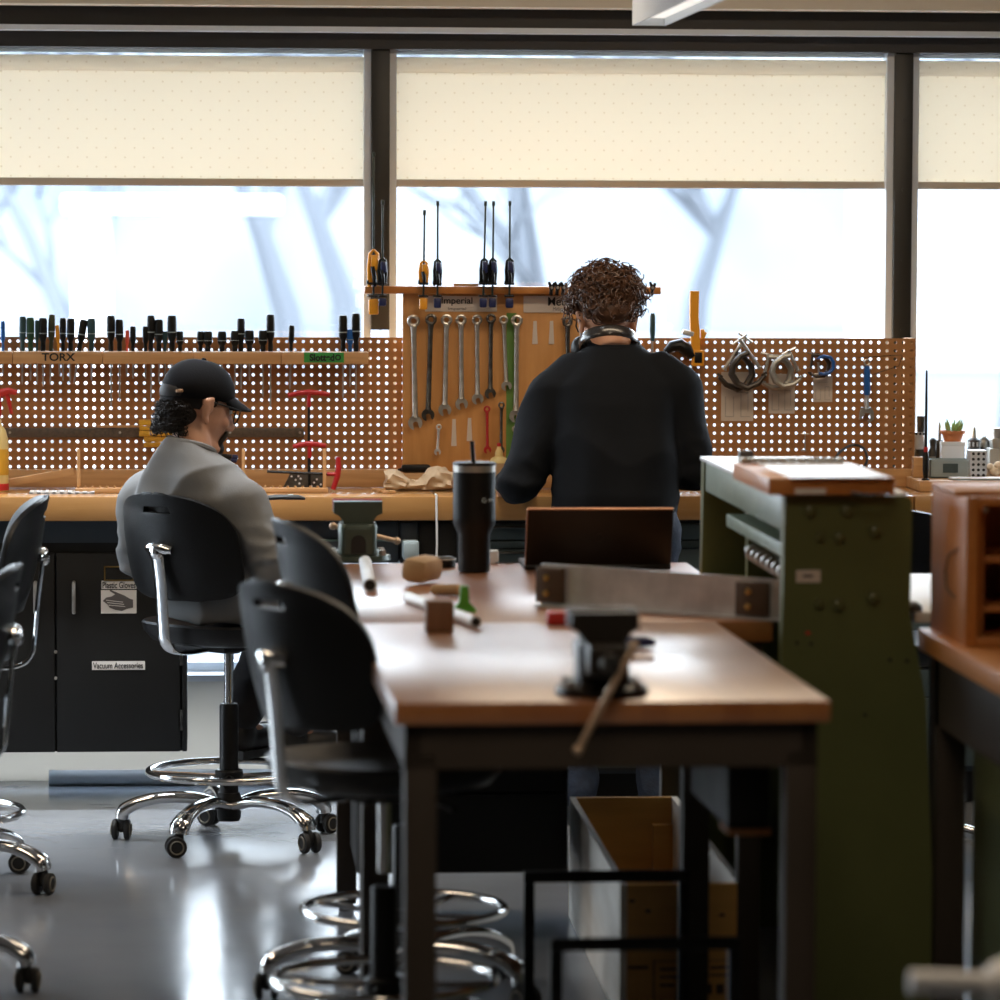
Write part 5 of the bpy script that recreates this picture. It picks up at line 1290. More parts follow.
for k in range(9):
    MB().lathe([(.012, -.014), (.02, -.01), (.02, .01), (.012, .014)], (xl + .06, 8.62 + k * .085, zs - .085), 14, (0, 1, 0)).build('roller', 'steel', t, world=True)
MB().cyl((xl + .06, YM0 + .05, zs - .085), (xl + .06, 9.42, zs - .085), .008, n=10).build('roller_shaft', 'darksteel', t, world=True)
MB().bb((xl + .03, 8.75, zs - .16), (xl + .14, 9.15, zs - .15), .001).build('catch_plate', 'paper2', t, world=True)
for px, py, r in ((810, 511, .0145), (847, 511, .0145), (820, 537, .0105), (839, 537.5, .0135), (875, 531.5, .0145), (819, 604, .0115), (838, 605, .0145), (873, 598, .0145)):
    q = U(px, py, Y=YM0); MB().lathe([(r * 1.1, .0), (r * 1.1, .003)], q, 16, (0, -1, 0)).lathe([(r * .8, .003), (r * .8, .011), (r * .55, .013)], q, 6, (0, -1, 0)).build('bolt', 'bolt', t, world=True)
for px, py, r in ((797, 643, .004), (811, 644, .004), (890, 660, .0045), (907, 661, .0045), (865, 715, .004)):
    q = U(px, py, Y=YM0); MB().cyl(q, q + V((0, -.0006, 0)), r, n=10).build('screw_hole', 'ink', t, world=True)
pl = MB().bb(*rect_px(796, 570, 820.5, 582.5, YM0 - .0004, .0012)).build('label_plate', 'paper2', t, world=True); pl['label'] = 'small pinkish label plate'
MB().bb(*rect_px(803, 574.5, 813, 577.5, YM0 - .0018, .0003)).build('label_print', 'greyink', pl, world=True)
q = U(808, 633, Y=YM0); MB().ell(q, (.006, .0008, .004)).build('red_mark', 'redpaint', t, world=True)
# wooden board on the machine with paper and metal strip
x0, x1 = U(767, 488, Y=8.38).x, U(893, 488, Y=8.38).x; zb_ = ztop + .007
t = thing('wooden_tray_board', 'wooden board with white paper lying across the end of the green machine', 'board', ((x0 + x1) / 2, 8.65, zb_))
MB().bb((x0, 8.36, zb_), (x1, 8.92, zb_ + .036), .002).build('board', 'boxwoodh', t, world=True)
MB().bb((x0 + .045, 8.34, zb_ + .0365), (x1 - .01, 8.86, zb_ + .038)).build('paper_sheet', 'gloss_sheet', t, world=True)
lb = MB().bb((U(795, 485, Y=8.36).x, 8.3585, zb_ + .002), (U(826, 485, Y=8.36).x, 8.3598, zb_ + .014)).build('label_strip', 'paper', t, world=True)
MB().tube([(U(850, 490, Y=8.36).x, 8.36, zb_ + .01), (U(852, 490, Y=8.33).x, 8.33, zb_ + .006), (U(870, 490, Y=8.32).x, 8.32, zb_ + .002), (U(886, 490, Y=8.33).x, 8.33, zb_ + .004), (U(887, 490, Y=8.36).x, 8.36, zb_ + .012)], .0035, 8).build('pull_handle', 'chrome', t, world=True)
sx0, sx1 = x0 - .02, x1 - .03
st = thing('metal_comb', 'row of grey metal blocks along the far edge of the white paper', 'metal comb', ((sx0 + sx1) / 2, 8.86, zb_ + .0385))
for k in range(11):
    xx = sx0 + .03 + (sx1 - sx0 - .03) * k / 10.6
    MB().bb((xx, 8.865, zb_ + .0385), (xx + .017, 8.91, zb_ + .0485), .001).build('block', 'palesteel', st, world=True)
MB().bb((sx0 + .03, 8.91, zb_ + .0385), (sx1 + .012, 8.918, zb_ + .044)).build('spine', 'alu', st, world=True)
p = U(745, 463, Z=ztop + .0065); p.z = ztop + .0065
o = MB().bb((-.015, -.02, 0), (.018, .02, .029), .002).build('dark_block', 'forged'); o.location = p; tag(o, 'small dark metal block on the far end of the machine table', 'block')

# ================================================================ RIGHT BENCH + OPEN WOODEN CABINET
c0 = U(918, 628, Z=ZTB); bX = c0.x; bY1 = c0.y; bY0 = 6.7
t = thing('side_bench', 'dark-framed wooden side bench at the right edge under the open wooden cabinet', 'bench', (bX + .5, (bY0 + bY1) / 2, 0))
MB().bb((bX, bY0, ZTB - .045), (bX + 1.0, bY1, ZTB), .003).build('benchtop', 'boxwoodh', t, world=True)
MB().bb((bX + .03, bY0 + .03, ZTB - .2), (bX + .06, bY1 - .03, ZTB - .045)).build('apron', 'brown_metal', t, world=True)
MB().bb((bX + .06, bY1 - .06, ZTB - .2), (bX + .94, bY1 - .03, ZTB - .045)).build('apron', 'brown_metal', t, world=True)
for x_, y_ in ((bX + .03, bY1 - .09), (bX + .9, bY1 - .09), (bX + .03, bY0 + .03), (bX + .9, bY0 + .03)):
    MB().bb((x_, y_, 0), (x_ + .06, y_ + .06, ZTB - .045), .003).build('leg', 'brown_metal', t, world=True)
MB().bb((bX + .1, bY0 + .1, .08), (bX + .85, bY1 - .12, ZTB - .22), .003).build('green_cupboard', 'machine', t, world=True)
kX0, kY1 = U(931, 560, Y=8.4).x, 8.4; kY0 = 8.4 * (931 - 200) / (966 - 200); kz = zat(489, 8.3, 950); kX1 = kX0 + .5
kz = zat(488, kY1, 940); th = .018
t = thing('open_wooden_cabinet', 'open-fronted oiled wooden cabinet standing on the side bench at the right edge', 'cabinet', ((kX0 + kX1) / 2, (kY0 + kY1) / 2, ZTB + .0005))
zA = ZTB + .0005
MB().bb((kX0, kY0 + .02, zA), (kX0 + th, kY1, kz), .002).build('side_panel', 'boxwood', t, world=True)
MB().bb((kX1 - th, kY0 + .02, zA), (kX1, kY1, kz), .002).build('side_panel', 'boxwood', t, world=True)
MB().bb((kX0, kY0 + .12, kz), (kX1, kY1, kz + .012), .002).build('top_panel', 'boxwoodh', t, world=True)
MB().bb((kX0 + th, kY0 + .02, zA), (kX1 - th, kY1 - .012, zA + th)).build('bottom_panel', 'boxwood', t, world=True)
MB().bb((kX0 + th, kY1 - .012, zA + th), (kX1 - th, kY1, kz)).build('back_panel', 'boxwood', t, world=True)
fz = zat(497, kY0, 980)
MB().bb((kX0 - .0, kY0, zA), (kX0 + .026, kY0 + .02, fz), .003).bb((kX0 + .026, kY0, fz - .018), (kX1, kY0 + .02, fz), .003).bb((kX0 + .026, kY0, zA), (kX1, kY0 + .02, zA + .02), .002).build('face_frame', 'boxwoodh', t, world=True)
for z_ in (zat(556, kY0 + .1, 980), zat(605, kY0 + .1, 980)):
    MB().bb((kX0 + .05, kY0 + .07, z_ - .012), (kX1 - th, kY1 - .02, z_), .002).build('shelf', 'boxwood', t, world=True)
MB().bb((kX0 + .034, kY0 + .06, zA + th), (kX0 + .05, kY1 - .012, kz - .002)).build('divider', 'boxwood', t, world=True)
MB().cyl((kX0 + .05, kY0 + .045, fz - .03), (kX0 + .05, kY0 + .06, fz - .03), .006, n=10).build('knob', 'steel', t, world=True)
a = V((kX0 - .002, kY0 + .14, 0))
MB().tube([(kX0 - .003, kY0 + .07, zat(549, kY0 + .07, 955)), (kX0 - .006, kY0 + .15, zat(553, kY0 + .2, 955)), (kX0 - .006, kY0 + .19, zat(570, kY0 + .2, 950)), (kX0 - .006, kY0 + .17, zat(588, kY0 + .2, 950)), (kX0 - .003, kY0 + .1, zat(597, kY0 + .1, 955))], .0022, 6).build('wire_loop', 'darksteel', t, world=True)
yy = 7.35
tag(MB().tube(cr_([(bX + .2, yy, ZTB + .006), (bX + .05, yy, ZTB + .010), (bX + .0, yy - .003, ZTB + .012), (bX - .014, yy - .005, ZTB - .002), (bX - .014, yy - .01, ZTB - .05), (bX - .012, yy - .02, ZTB - .13), (bX - .012, yy - .02, ZTB - .175), (bX - .008, yy - .05, ZTB - .185), (bX + .010, yy - .2, ZTB - .17)]), .0055, 8).build('bench_cable', 'black_rubber'), 'black cable draped over the edge of the side bench', 'cable')
o = MB().bb((0, 0, 0), (.1, .006, .14), .002).build('wooden_tile', 'rock'); o.location = (kX0 + .16, kY0 + .12, zA + th + .0005); tag(o, 'thin tan wooden tile standing inside the open cabinet', 'tile')
# white-topped table beyond the machine
wX0 = U(868, 600, Y=9.4).x; wY0 = U(915, 612, Z=ZTB).y; wY1 = wY0 + 1.0
t = thing('white_table', 'white-topped table behind the green machine beside the side bench', 'table', (wX0 + .5, wY0 + .5, 0))
MB().bb((wX0, wY0, ZTB - .025), (wX0 + 1.1, wY1, ZTB), .003).build('tabletop', 'white', t, world=True)
for x_, y_ in ((wX0 + .05, wY0 + .05), (wX0 + 1.0, wY0 + .05), (wX0 + .05, wY1 - .1), (wX0 + 1.0, wY1 - .1)):
    MB().bb((x_, y_, 0), (x_ + .04, y_ + .04, ZTB - .025)).build('leg', 'brown_metal', t, world=True)
o = MB().loft([((0, 0, 0), .02, .03), ((0, 0, .012), .018, .026), ((0, 0, .02), .008, .014)], 14, 2.5).build('dark_nut', 'forged'); o.location = (U(914, 611, Z=ZTB).x, wY0 + .03, ZTB + .0005); tag(o, 'small dark metal piece on the front edge of the white-topped table', 'nut')

# ================================================================ CRATE + LOW STAND + NEAR PIPE
q0 = U(569, 916, Z=0); cX0 = q0.x; cY1 = q0.y; cY0 = 8.60; cX1 = cX0 + .272; hC = .302; tc_ = .015
cX0b = (U(620, 940, Y=cY0).x)
t = thing('plywood_crate', 'long open plywood crate on the floor under the tables', 'crate', ((cX0 + cX1) / 2, (cY0 + cY1) / 2, 0), 0)
sh = cX0b - cX0
def cpanel(p, nm, m): return MB().prism(p, (0, 0, 0), (1, 0, 0), (0, 1, 0), (0, 0, 1), hC).build(nm, m, t, world=True)
cpanel([(cX0, cY1), (cX0 + tc_, cY1), (cX0b + tc_, cY0), (cX0b, cY0)], 'side_panel', 'crateside')
cpanel([(cX1 - tc_, cY1), (cX1, cY1), (cX1 + sh, cY0), (cX1 + sh - tc_, cY0)], 'side_panel', 'crateside')
fp = MB().bb((cX0b + tc_, cY0, 0), (cX1 + sh - tc_, cY0 + tc_, hC)).build('front_panel', 'crate', t, world=True)
MB().bb((cX0 + tc_, cY1 - tc_, 0), (cX1 - tc_, cY1, hC)).build('back_panel', 'crate', t, world=True)
MB().bb((cX0 + tc_ + .0, cY0 + tc_, 0.001), (cX1 - tc_, cY1 - tc_, .012)).build('bottom_panel', 'crate', t, world=True)
bk = MB().bb((cX1 - tc_ - .05, cY1 - tc_ - .03, .012), (cX1 - tc_, cY1 - tc_ - .001, hC * .78)).build('corner_block', 'crate', t, world=True)
for px, py in ((648, 911), (722, 915), (632, 901)):
    q = U(px, py, Y=cY0); MB().ell(q, (.007, .0006, .004)).build('knot', 'brownblock', fp, world=True)
prt = MB()
for (x0, y0, x1, y1) in ((653, 960, 654.5, 1000), (653, 960, 740, 961.5), (660, 968, 676, 970.5), (660, 976, 678, 978), (660, 984, 674, 986.5), (710, 966, 735, 968.5), (706, 974, 738, 976), (628, 966, 648, 969), (708, 984, 712, 994), (716, 984, 724, 994), (728, 984, 731, 994), (734, 984, 738, 994)):
    a_, b_ = rect_px(x0, y0, x1, y1, cY0 - .0002, .0004); prt.bb(a_, b_)
prt.build('stencil_print', 'brownblock', fp, world=True)
q = MB().tube([(cX1 + .028, cY1 - .1, .0205), (cX1 + .026, cY0 + .55, .0205)], .02, 14).build('grey_tube', 'alu'); 
tag(q, 'grey metal tube lying along the right side of the crate', 'tube')
# low black steel stand
r_ = .0115
def bar(a, b): return MB().bb(a, b, .002)
for px0, px1, py, Y, lab in ((556, 734, 944, 7.62, 'nearer low black square-tube frame in front of the crate'), (529, 684, 876, 8.42, 'farther low black square-tube frame, close to the crate')):
    xa_ = U(px0, py, Y=Y).x; xb_ = U(px1, py, Y=Y).x; zs_ = zat(py, Y, 620)
    t = thing('low_steel_frame', lab, 'stand', ((xa_ + xb_) / 2, Y, 0), 0, 'low black steel frames under the tables')
    bar((xa_ - r_, Y - r_, zs_ - r_), (xb_ + r_, Y + r_, zs_ + r_)).build('rail', 'black_metal', t, world=True)
    for x_ in (xa_, xb_):
        bar((x_ - r_, Y - r_, .008), (x_ + r_, Y + r_, zs_ - r_)).build('leg', 'black_metal', t, world=True)
        bar((x_ - r_, Y - .1, 0), (x_ + r_, Y + .1, .02)).build('foot', 'black_metal', t, world=True)
# near pale pipe stand at the lower right corner
Yn = 5.3; q = U(1010, 985, Y=Yn); r_ = .023
t = thing('pipe_stand', 'blurred pale grey pipe stand at the lower right corner of the photo', 'pipe', (q.x, Yn, 0))
e = U(910, 982, Y=Yn)
MB().tube([(e.x - q.x, 0, e.z), (0, 0, q.z)], r_ * .72, 16).build('arm', 'pipewhite', t)
MB().ell((.01, 0, q.z), (.052, .045, .04)).build('joint', 'pipewhite', t)
MB().cyl((.01, 0, .01), (.01, 0, q.z), r_, n=18).build('post', 'pipewhite', t); MB().lathe([(.15, 0), (.15, .008), (.03, .02)], (.01, 0, 0), 28).build('base_plate', 'pipewhite', t)
# ================================================================ PEOPLE
def TM(M, p): return M @ V(p)
def head_blob(mb, M, s=1.0):
    R3 = M.to_3x3() 
    E = lambda c, r: mb.ell(TM(M, V(c) * s), [k * s for k in r], R3, 22, 14)
    C = lambda a, b, r0, r1: mb.cap(TM(M, V(a) * s), TM(M, V(b) * s), r0 * s, r1 * s, 12)
    E((0, -.012, .030), (.074, .094, .086))
    E((0, .028, -.012), (.064, .066, .090))
    E((0, .030, -.070), (.048, .052, .040))
    E((0, .076, -.098), (.022, .018, .018))
    C((-.045, .0, -.075), (-.02, .07, -.098), .018, .016); C((.045, .0, -.075), (.02, .07, -.098), .018, .016)
    C((0, .088, .008), (0, .108, -.032), .008, .013); E((-.012, .096, -.038), (.009, .010, .008)); E((.012, .096, -.038), (.009, .010, .008))
    C((-.035, .072, .026), (.035, .072, .026), .014, .014)
    E((-.036, .066, -.028), (.022, .02, .018)); E((.036, .066, -.028), (.022, .02, .018))
    E((0, .088, -.060), (.024, .011, .006)); E((0, .088, -.070), (.020, .011, .007))
    for sx in (-1, 1):
        C((sx * .074, -.002, -.032), (sx * .082, -.012, .012), .008, .010); C((sx * .082, -.012, .012), (sx * .080, .004, .022), .009, .007)
        C((sx * .080, .004, .022), (sx * .075, .008, -.006), .007, .006); E((sx * .075, .004, -.038), (.007, .008, .011)); E((sx * .073, .0, -.005), (.007, .014, .024))
def face_parts(root, M, s=1.0, hair='hair'):
    R3 = M.to_3x3()
    for sx in (-1, 1):
        mb = MB(); mb.ell(TM(M, V((sx * .032, .078, .006)) * s), [.011 * s, .010 * s, .010 * s], R3, 14, 10); e = mb.build('eye', 'eyewhite', root)
        MB().ell(TM(M, V((sx * .032, .0865, .004)) * s), [.005 * s, .0025 * s, .005 * s], R3, 12, 8).build('iris', 'ink', e)
        MB().tube([TM(M, V(p) * s) for p in ((sx * .016, .090, .028), (sx * .032, .089, .033), (sx * .05, .078, .028))], [.003, .004, .002], 8).build('eyebrow', hair, root)
    MB().tube([TM(M, V(p) * s) for p in ((-.022, .092, -.064), (-.008, .099, -.062), (.008, .099, -.062), (.022, .092, -.064))], [.003, .0055, .0055, .003], 8).build('lips', 'lip', root)
MT['eyewhite'] = mat('eye_white', (.75, .73, .7), .25); MT['lip'] = mat('lips', (.42, .17, .13), .5)
def hand_blob(mb, w, d, up, side, curl=.7, s=1.0):
    "w wrist, d direction to the knuckles, up = back of the hand, side=+1 thumb on +x of (d x up)"
    w, d, up = V(w), V(d).normalized(), V(up); up = (up - d * up.dot(d)).normalized(); x = d.cross(up) * side
    for i in range(4):
        o = (i - 1.5) * .019 * s
        mb.cap(w + x * o * .55, w + d * .085 * s + x * o, .0135 * s, .0115 * s, 10)
        ln = [.066, .078, .072, .056][3 - i if side > 0 else i] * s if False else [.068, .078, .072, .056][i] * s
        p = w + d * .088 * s + x * (-o); dd = d.copy(); r = .0095 * s
        for k, f in enumerate((.45, .32, .23)):
            a = curl * (.55 + .35 * k) * (1 + .12 * i)
            dd2 = (dd * cos(a) - up * sin(a)); up2 = None
            q = p + dd2.normalized() * ln * f
            mb.cap(p, q, r, r * .92, 9); p = q; r *= .92; dd = (dd2).normalized() if k == 0 else dd2.normalized()
    p = w + d * .025 * s + x * .024 * s; q = p + (d * .6 + x * .8 - up * .25).normalized() * .038 * s
    mb.cap(p, q, .0135 * s, .0115 * s, 10); q2 = q + (d * .9 + x * .3 - up * .4).normalized() * .03 * s; mb.cap(q, q2, .0108 * s, .009 * s, 10)
    q3 = q2 + (d * .95 - up * .3).normalized() * .022 * s; mb.cap(q2, q3, .009 * s, .008 * s, 9)
def curl_tube(mb, p, d, ln, cr, r, turns, rng, k=15):
    x, y, d = frame(d); ph = rng.uniform(0, 2 * pi); pts = []; rs = []
    g = V((rng.uniform(-.25, .25), rng.uniform(-.25, .25), -.45))
    for i in range(k):
        u = i / (k - 1); a = ph + turns * 2 * pi * u; q = cr * min(1, u * 3)
        pts.append(p + d * ln * u + g * ln * .55 * u * u + x * cos(a) * q + y * sin(a) * q); rs.append(r * (1 - .6 * u * u))
    mb.tube(pts, rs, 5)
def fold_fn(amp, sx, sy, sz, seed=0):
    def f(p, n):
        q = V((p.x * sx + seed, p.y * sy, p.z * sz)); a = NZ.noise(q); b = NZ.noise(q * 2.1 + V((7, 3, 1)))
        return amp * ((1 - abs(a)) ** 3 - .55 + .5 * b)
    return f
def shoe(mb, so, a, yaw, pitch=0., s=1.0):
    M = MX.Translation(V(a)) @ MX.Rotation(yaw, 4, 'Z') @ MX.Rotation(pitch, 4, 'X')
    T = lambda p: M @ (V(p) * s)
    R3 = M.to_3x3()
    mb.ell(T((0, .05, -.035)), (.046, .12, .042), R3, 18, 12); mb.ell(T((0, -.03, -.02)), (.04, .055, .06), R3, 18, 12); mb.ell(T((0, .11, -.045)), (.045, .065, .032), R3, 18, 12)
    pts = [(-.04, -.08), (.04, -.08), (.046, 0), (.05, .1), (.036, .165), (0, .182), (-.036, .165), (-.05, .1), (-.046, 0)]
    so.prism(pts, T((0, 0, -.08)), R3 @ V((1, 0, 0)), R3 @ V((0, 1, 0)), R3 @ V((0, 0, 1)), .024)

# ---------------------------------------------------------------- standing person at the bench
sp = U(617, 450, Y=11.36); 
st = thing('person', 'person with curly brown hair and dark navy sweater standing at the bench', 'person', (sp.x, 11.36, 0))
def SL(px, py, dy):            # local point from a pixel at local depth dy
    q = U(px, py, Y=11.36 + dy); return V((q.x - sp.x, dy, q.z))
Lsh, Rsh = V((-.160, .10, 1.285)), V((.172, .10, 1.285))
Lel, Rel = SL(521, 482, .055), SL(696, 470, .06)
Lwr, Rwr = V((-.285, .33, .985)), V((.10, .36, 1.02))
HC = SL(607, 319, .19); 
HM = MX.Translation(HC) @ MX.Rotation(rad(4), 4, 'Z') @ MX.Rotation(rad(-32), 4, 'X')
body = MB()
head_blob(body, HM, 1.03)
body.loft([((0, .0, .86), .14, .10), ((0, .01, 1.0), .14, .10), ((0, .05, 1.12), .15, .105), ((0, .09, 1.25), .165, .105), ((0, .115, 1.33), .15, .09), ((0, .13, 1.385), .085, .07)], 24)
body.cap((0, .125, 1.34), HC + V((0, -.018, -.06)), .066, .056, 20)
for sh, el, wr in ((Lsh, Lel, Lwr), (Rsh, Rel, Rwr)):
    body.cap(sh, el, .048, .038); body.cap(el, wr, .038, .026)
hand_blob(body, Lwr, (.45, .7, -.25), (0, .25, 1), -1, .45); hand_blob(body, Rwr, (-.6, .7, -.2), (0, .2, 1), 1, .45)
hips = [V((-.088, -.01, .90)), V((.088, -.01, .90))]; knees = [V((-.10, .04, .49)), V((.105, .04, .49))]; ank = [V((-.11, -.02, .10)), V((.115, -.02, .10))]
for h, k, a in zip(hips, knees, ank): body.cap(h, k, .07, .045); body.cap(k, a, .045, .032); body.cap(a, a + V((0, .1, -.06)), .03, .024)
remeshed(body, 'body', 'skin', st, .0052, 5)
sw = MB()
sw.loft([((0, .005, .885), .168, .125), ((0, .006, .91), .178, .135), ((0, .01, .97), .18, .135), ((0, .03, 1.05), .176, .13), ((0, .06, 1.14), .182, .13), ((0, .085, 1.23), .192, .13), ((0, .10, 1.28), .192, .122), ((0, .112, 1.325), .155, .108), ((0, .125, 1.368), .112, .088), ((0, .135, 1.40), .078, .075)], 36, 2.4)
for sh, el, wr, si in ((Lsh, Lel, Lwr, -1), (Rsh, Rel, Rwr, 1)):
    sw.cap(sh + V((-si * .05, 0, .018)), sh + V((si * .015, -.01, -.03)), .070, .074, 18); sw.cap(sh + V((si * .015, -.01, -.03)), el, .073, .064, 18); sw.cap(el, el.lerp(wr, .5), .066, .055, 18); sw.cap(el.lerp(wr, .5), el.lerp(wr, .93), .055, .044, 18)
    sw.cap(el + V((0, -.005, .03)), el.lerp(wr, .25) + V((0, 0, -.012)), .055, .05, 14)
ff = fold_fn(.020, 4.5, 4.5, 2.2, 2); fe = fold_fn(.014, 8, 8, 14, 5)
def sfold(p, n):
    near = max(0, 1 - min((p - Lel).length, (p - Rel).length) / .16)
    return ff(p, n) * (1 - near) + fe(p, n) * near
remeshed(sw, 'sweater', 'navyknit', st, .009, 5, sfold)
cl = MB(); cl.torus((0, .128, 1.402), .074, .0085, (0, -.25, 1), 36, 8, 1.02, .95); cl.build('collar', 'navyknit', st)
tr = MB(); tr.loft([((0, 0, .80), .165, .125), ((0, .0, .87), .162, .122), ((0, .0, .93), .15, .11)], 28)
for h, k, a in zip(hips, knees, ank):
    tr.cap(h + V((0, 0, -.03)), k, .098, .07, 18); tr.cap(k, a + V((0, .0, .02)), .07, .058, 18)
remeshed(tr, 'jeans', 'denim', st, .011, 4, fold_fn(.008, 8, 8, 11, 9))
sh_, so_ = MB(), MB()
for a, y in zip(ank, (.12, -.12)):
    m1, m2 = MB(), MB(); shoe(m1, m2, (a.x, a.y + .02, .0805), y); s_ = remeshed(m1, 'shoe', 'shoe', st, .006, 4); m2.build('sole', 'sole', s_)
face_parts(st, HM, 1.03)
# curly hair
hr = MB(); rg = random.Random(21); R3 = HM.to_3x3()
hr.ell(TM(HM, (0, -.020, .054)), (.088, .104, .094), R3, 28, 18); hr.ell(TM(HM, (0, -.068, -.005)), (.066, .045, .05), R3, 24, 14)
n_ = 0
while n_ < 560:
    a, t = rg.uniform(0, 2 * pi), math.acos(rg.uniform(-.75, 1)); nn = V((sin(t) * cos(a), sin(t) * sin(a), cos(t)))
    if nn.y > .45 and nn.z < .35: continue
    if nn.z < -.12 and nn.y > -.35: continue
    p = TM(HM, (nn.x * .084, -.018 + nn.y * .098, .046 + nn.z * .094))
    d = (R3 @ nn) * rg.uniform(.55, 1.05) + V((rg.uniform(-.7, .7), rg.uniform(-.7, .7), rg.uniform(-.55, .35)))
    low = nn.z < -.1
    curl_tube(hr, p, d, rg.uniform(.028, .055) * (.6 if low else 1), rg.uniform(.008, .017), rg.uniform(.0022, .0038), rg.uniform(1.2, 2.4), rg)
    n_ += 1
for k in range(46):         # stray loops on the outline
    a = rg.uniform(0, pi); nn = V((cos(a), -.1 + rg.uniform(-.3, .3), sin(a))).normalized()
    p = TM(HM, (nn.x * .09, nn.y * .1, .046 + nn.z * .09)); curl_tube(hr, p, (R3 @ nn) + V((rg.uniform(-.5, .5), rg.uniform(-.5, .5), rg.uniform(.0, .5))), rg.uniform(.035, .06), rg.uniform(.010, .018), .0013, rg.uniform(1., 1.8), rg)
hr.build('curly_hair', 'hair', st)
gm = MB()
for sx in (-1, 1): gm.tube([TM(HM, V(p) * 1.03) for p in ((sx * .068, .088, .010), (sx * .079, .06, .012), (sx * .083, .0, .014), (sx * .081, -.02, .0))], .0022, 8)
for sx in (-1, 1): gm.torus(TM(HM, (sx * .034, .1, .004)), .022, .0018, R3 @ V((0, 1, 0)), 24, 6)
gm.cyl(TM(HM, (-.012, .103, .008)), TM(HM, (.012, .103, .008)), .0018)
gm.build('glasses', 'black_plastic', st)
for sx in (-1, 1):
    mk = MB(); mk.tube([TM(HM, V(p)) for p in ((sx * .078, -.006, .014), (sx * .086, -.014, -.01), (sx * .078, .02, -.045), (sx * .06, .07, -.055))], .0022, 6)
    mk.build('ear_loop', 'white', st)
# headphones round the neck
hp = thing('headphones', 'black headphones worn around the neck of the standing person', 'headphones', (sp.x, 11.36 + .13, 1.40))
c = V((-.02, .02, 0)); tilt = MX.Rotation(rad(-16), 3, 'X')
NK = SL(611, 342, .06); c = V((NK.x, 0, NK.z - 1.40))
arc = [c + tilt @ V((.080 * sin(a), -.088 * cos(a) + .005, 0.012 * cos(a))) for a in [rad(-112 + 224 * i / 28) for i in range(29)]]
MB().tube(arc, [.0185] * 29, 12, flat=(.32, 1.0)).build('headband', 'headph', hp)
MT_h = None
for e_, sx in ((arc[0], -1), (arc[-1], 1)):
    MB().ell(e_ + V((0, .03, -.01)), (.03, .038, .038), None, 18, 12).build('ear_cup', 'black_plastic', hp)

# ---------------------------------------------------------------- seated person
pe = thing('person', 'person in black cap and blue-grey sweatshirt seated at the bench', 'person', (pA.x, pA.y, 0), -rad(42))
Lsh, Rsh = V((-.165, -.145, 1.005)), V((.142, -.14, 1.005))
Lel, Rel = V((-.255, -.09, .80)), V((.232, -.085, .81))
Lwr, Rwr = V((-.10, .15, .775)), V((.10, .15, .775))
HC2 = V((-.022, -.108, 1.234))
HM2 = MX.Translation(HC2) @ MX.Rotation(rad(-24), 4, 'Z') @ MX.Rotation(rad(-15), 4, 'X')
body = MB(); head_blob(body, HM2, 1.06)
body.loft([((0, -.02, .66), .15, .11), ((0, -.045, .74), .14, .10), ((0, -.085, .86), .145, .10), ((0, -.125, .95), .145, .10), ((0, -.145, 1.02), .11, .08), ((0, -.15, 1.09), .07, .06)], 24)
body.cap((0, -.15, 1.08), HC2 + V((-.003, -.022, -.05)), .055, .054, 20)
for sh, el, wr in ((Lsh, Lel, Lwr), (Rsh, Rel, Rwr)): body.cap(sh + V((0, 0, -.02)), el, .030, .030); body.cap(el, wr, .036, .026)
hand_blob(body, Lwr, (.6, .75, -.1), (0, .1, 1), -1, .6); hand_blob(body, Rwr, (-.6, .75, -.1), (0, .1, 1), 1, .6)
hips = [V((-.085, -.02, .70)), V((.085, -.02, .70))]; knees = [V((-.125, .385, .655)), V((.115, .385, .655))]; ank = [V((-.10, .165, .32)), V((.085, .175, .32))]
for h, k, a in zip(hips, knees, ank): body.cap(h, k, .068, .046); body.cap(k, a, .046, .034); body.cap(a, a + V((0, .1, -.06)), .03, .024)
remeshed(body, 'body', 'skin2', pe, .005, 5)
sw = MB()
sw.loft([((0, -.035, .632), .172, .135), ((0, -.04, .66), .182, .14), ((0, -.05, .73), .18, .135), ((0, -.075, .83), .182, .13), ((0, -.115, .93), .196, .13), ((0, -.138, .98), .19, .124), ((0, -.15, 1.04), .155, .108), ((0, -.157, 1.09), .11, .088, -.2), ((0, -.16, 1.128), .07, .068, -.32)], 36, 2.4)
for sh, el, wr, si in ((Lsh, Lel, Lwr, -1), (Rsh, Rel, Rwr, 1)):
    sw.cap(sh + V((-si * .05, 0, .0)), sh + V((si * .012, 0, -.03)), .072, .074, 18); sw.cap(sh + V((si * .012, 0, -.03)), el, .074, .066, 18); sw.cap(el, el.lerp(wr, .5), .066, .06, 18); sw.cap(el.lerp(wr, .5), el.lerp(wr, .9), .06, .046, 18)
ff2 = fold_fn(.020, 4.5, 4.5, 5.0, 12); fe2 = fold_fn(.016, 7, 7, 17, 15)
def sfold2(p, n):
    near = max(0, 1 - min((p - Lel).length, (p - Rel).length) / .2)
    return ff2(p, n) * (1 - near) + fe2(p, n) * near
remeshed(sw, 'sweatshirt', 'greyknit', pe, .0085, 5, sfold2)
MB().torus((0, -.1585, 1.121), .066, .0085, (0, .33, 1), 36, 8).build('collar', 'greyknit', pe)
tr = MB(); tr.loft([((0, -.02, .635), .15, .12), ((0, -.02, .70), .16, .125), ((0, -.03, .76), .15, .11)], 28)
for h, k, a in zip(hips, knees, ank): tr.cap(h, k, .078, .068, 18); tr.cap(k, a + V((0, 0, .02)), .068, .062, 18)
remeshed(tr, 'trousers', 'darktrouser', pe, .011, 4, fold_fn(.008, 8, 8, 11, 9))
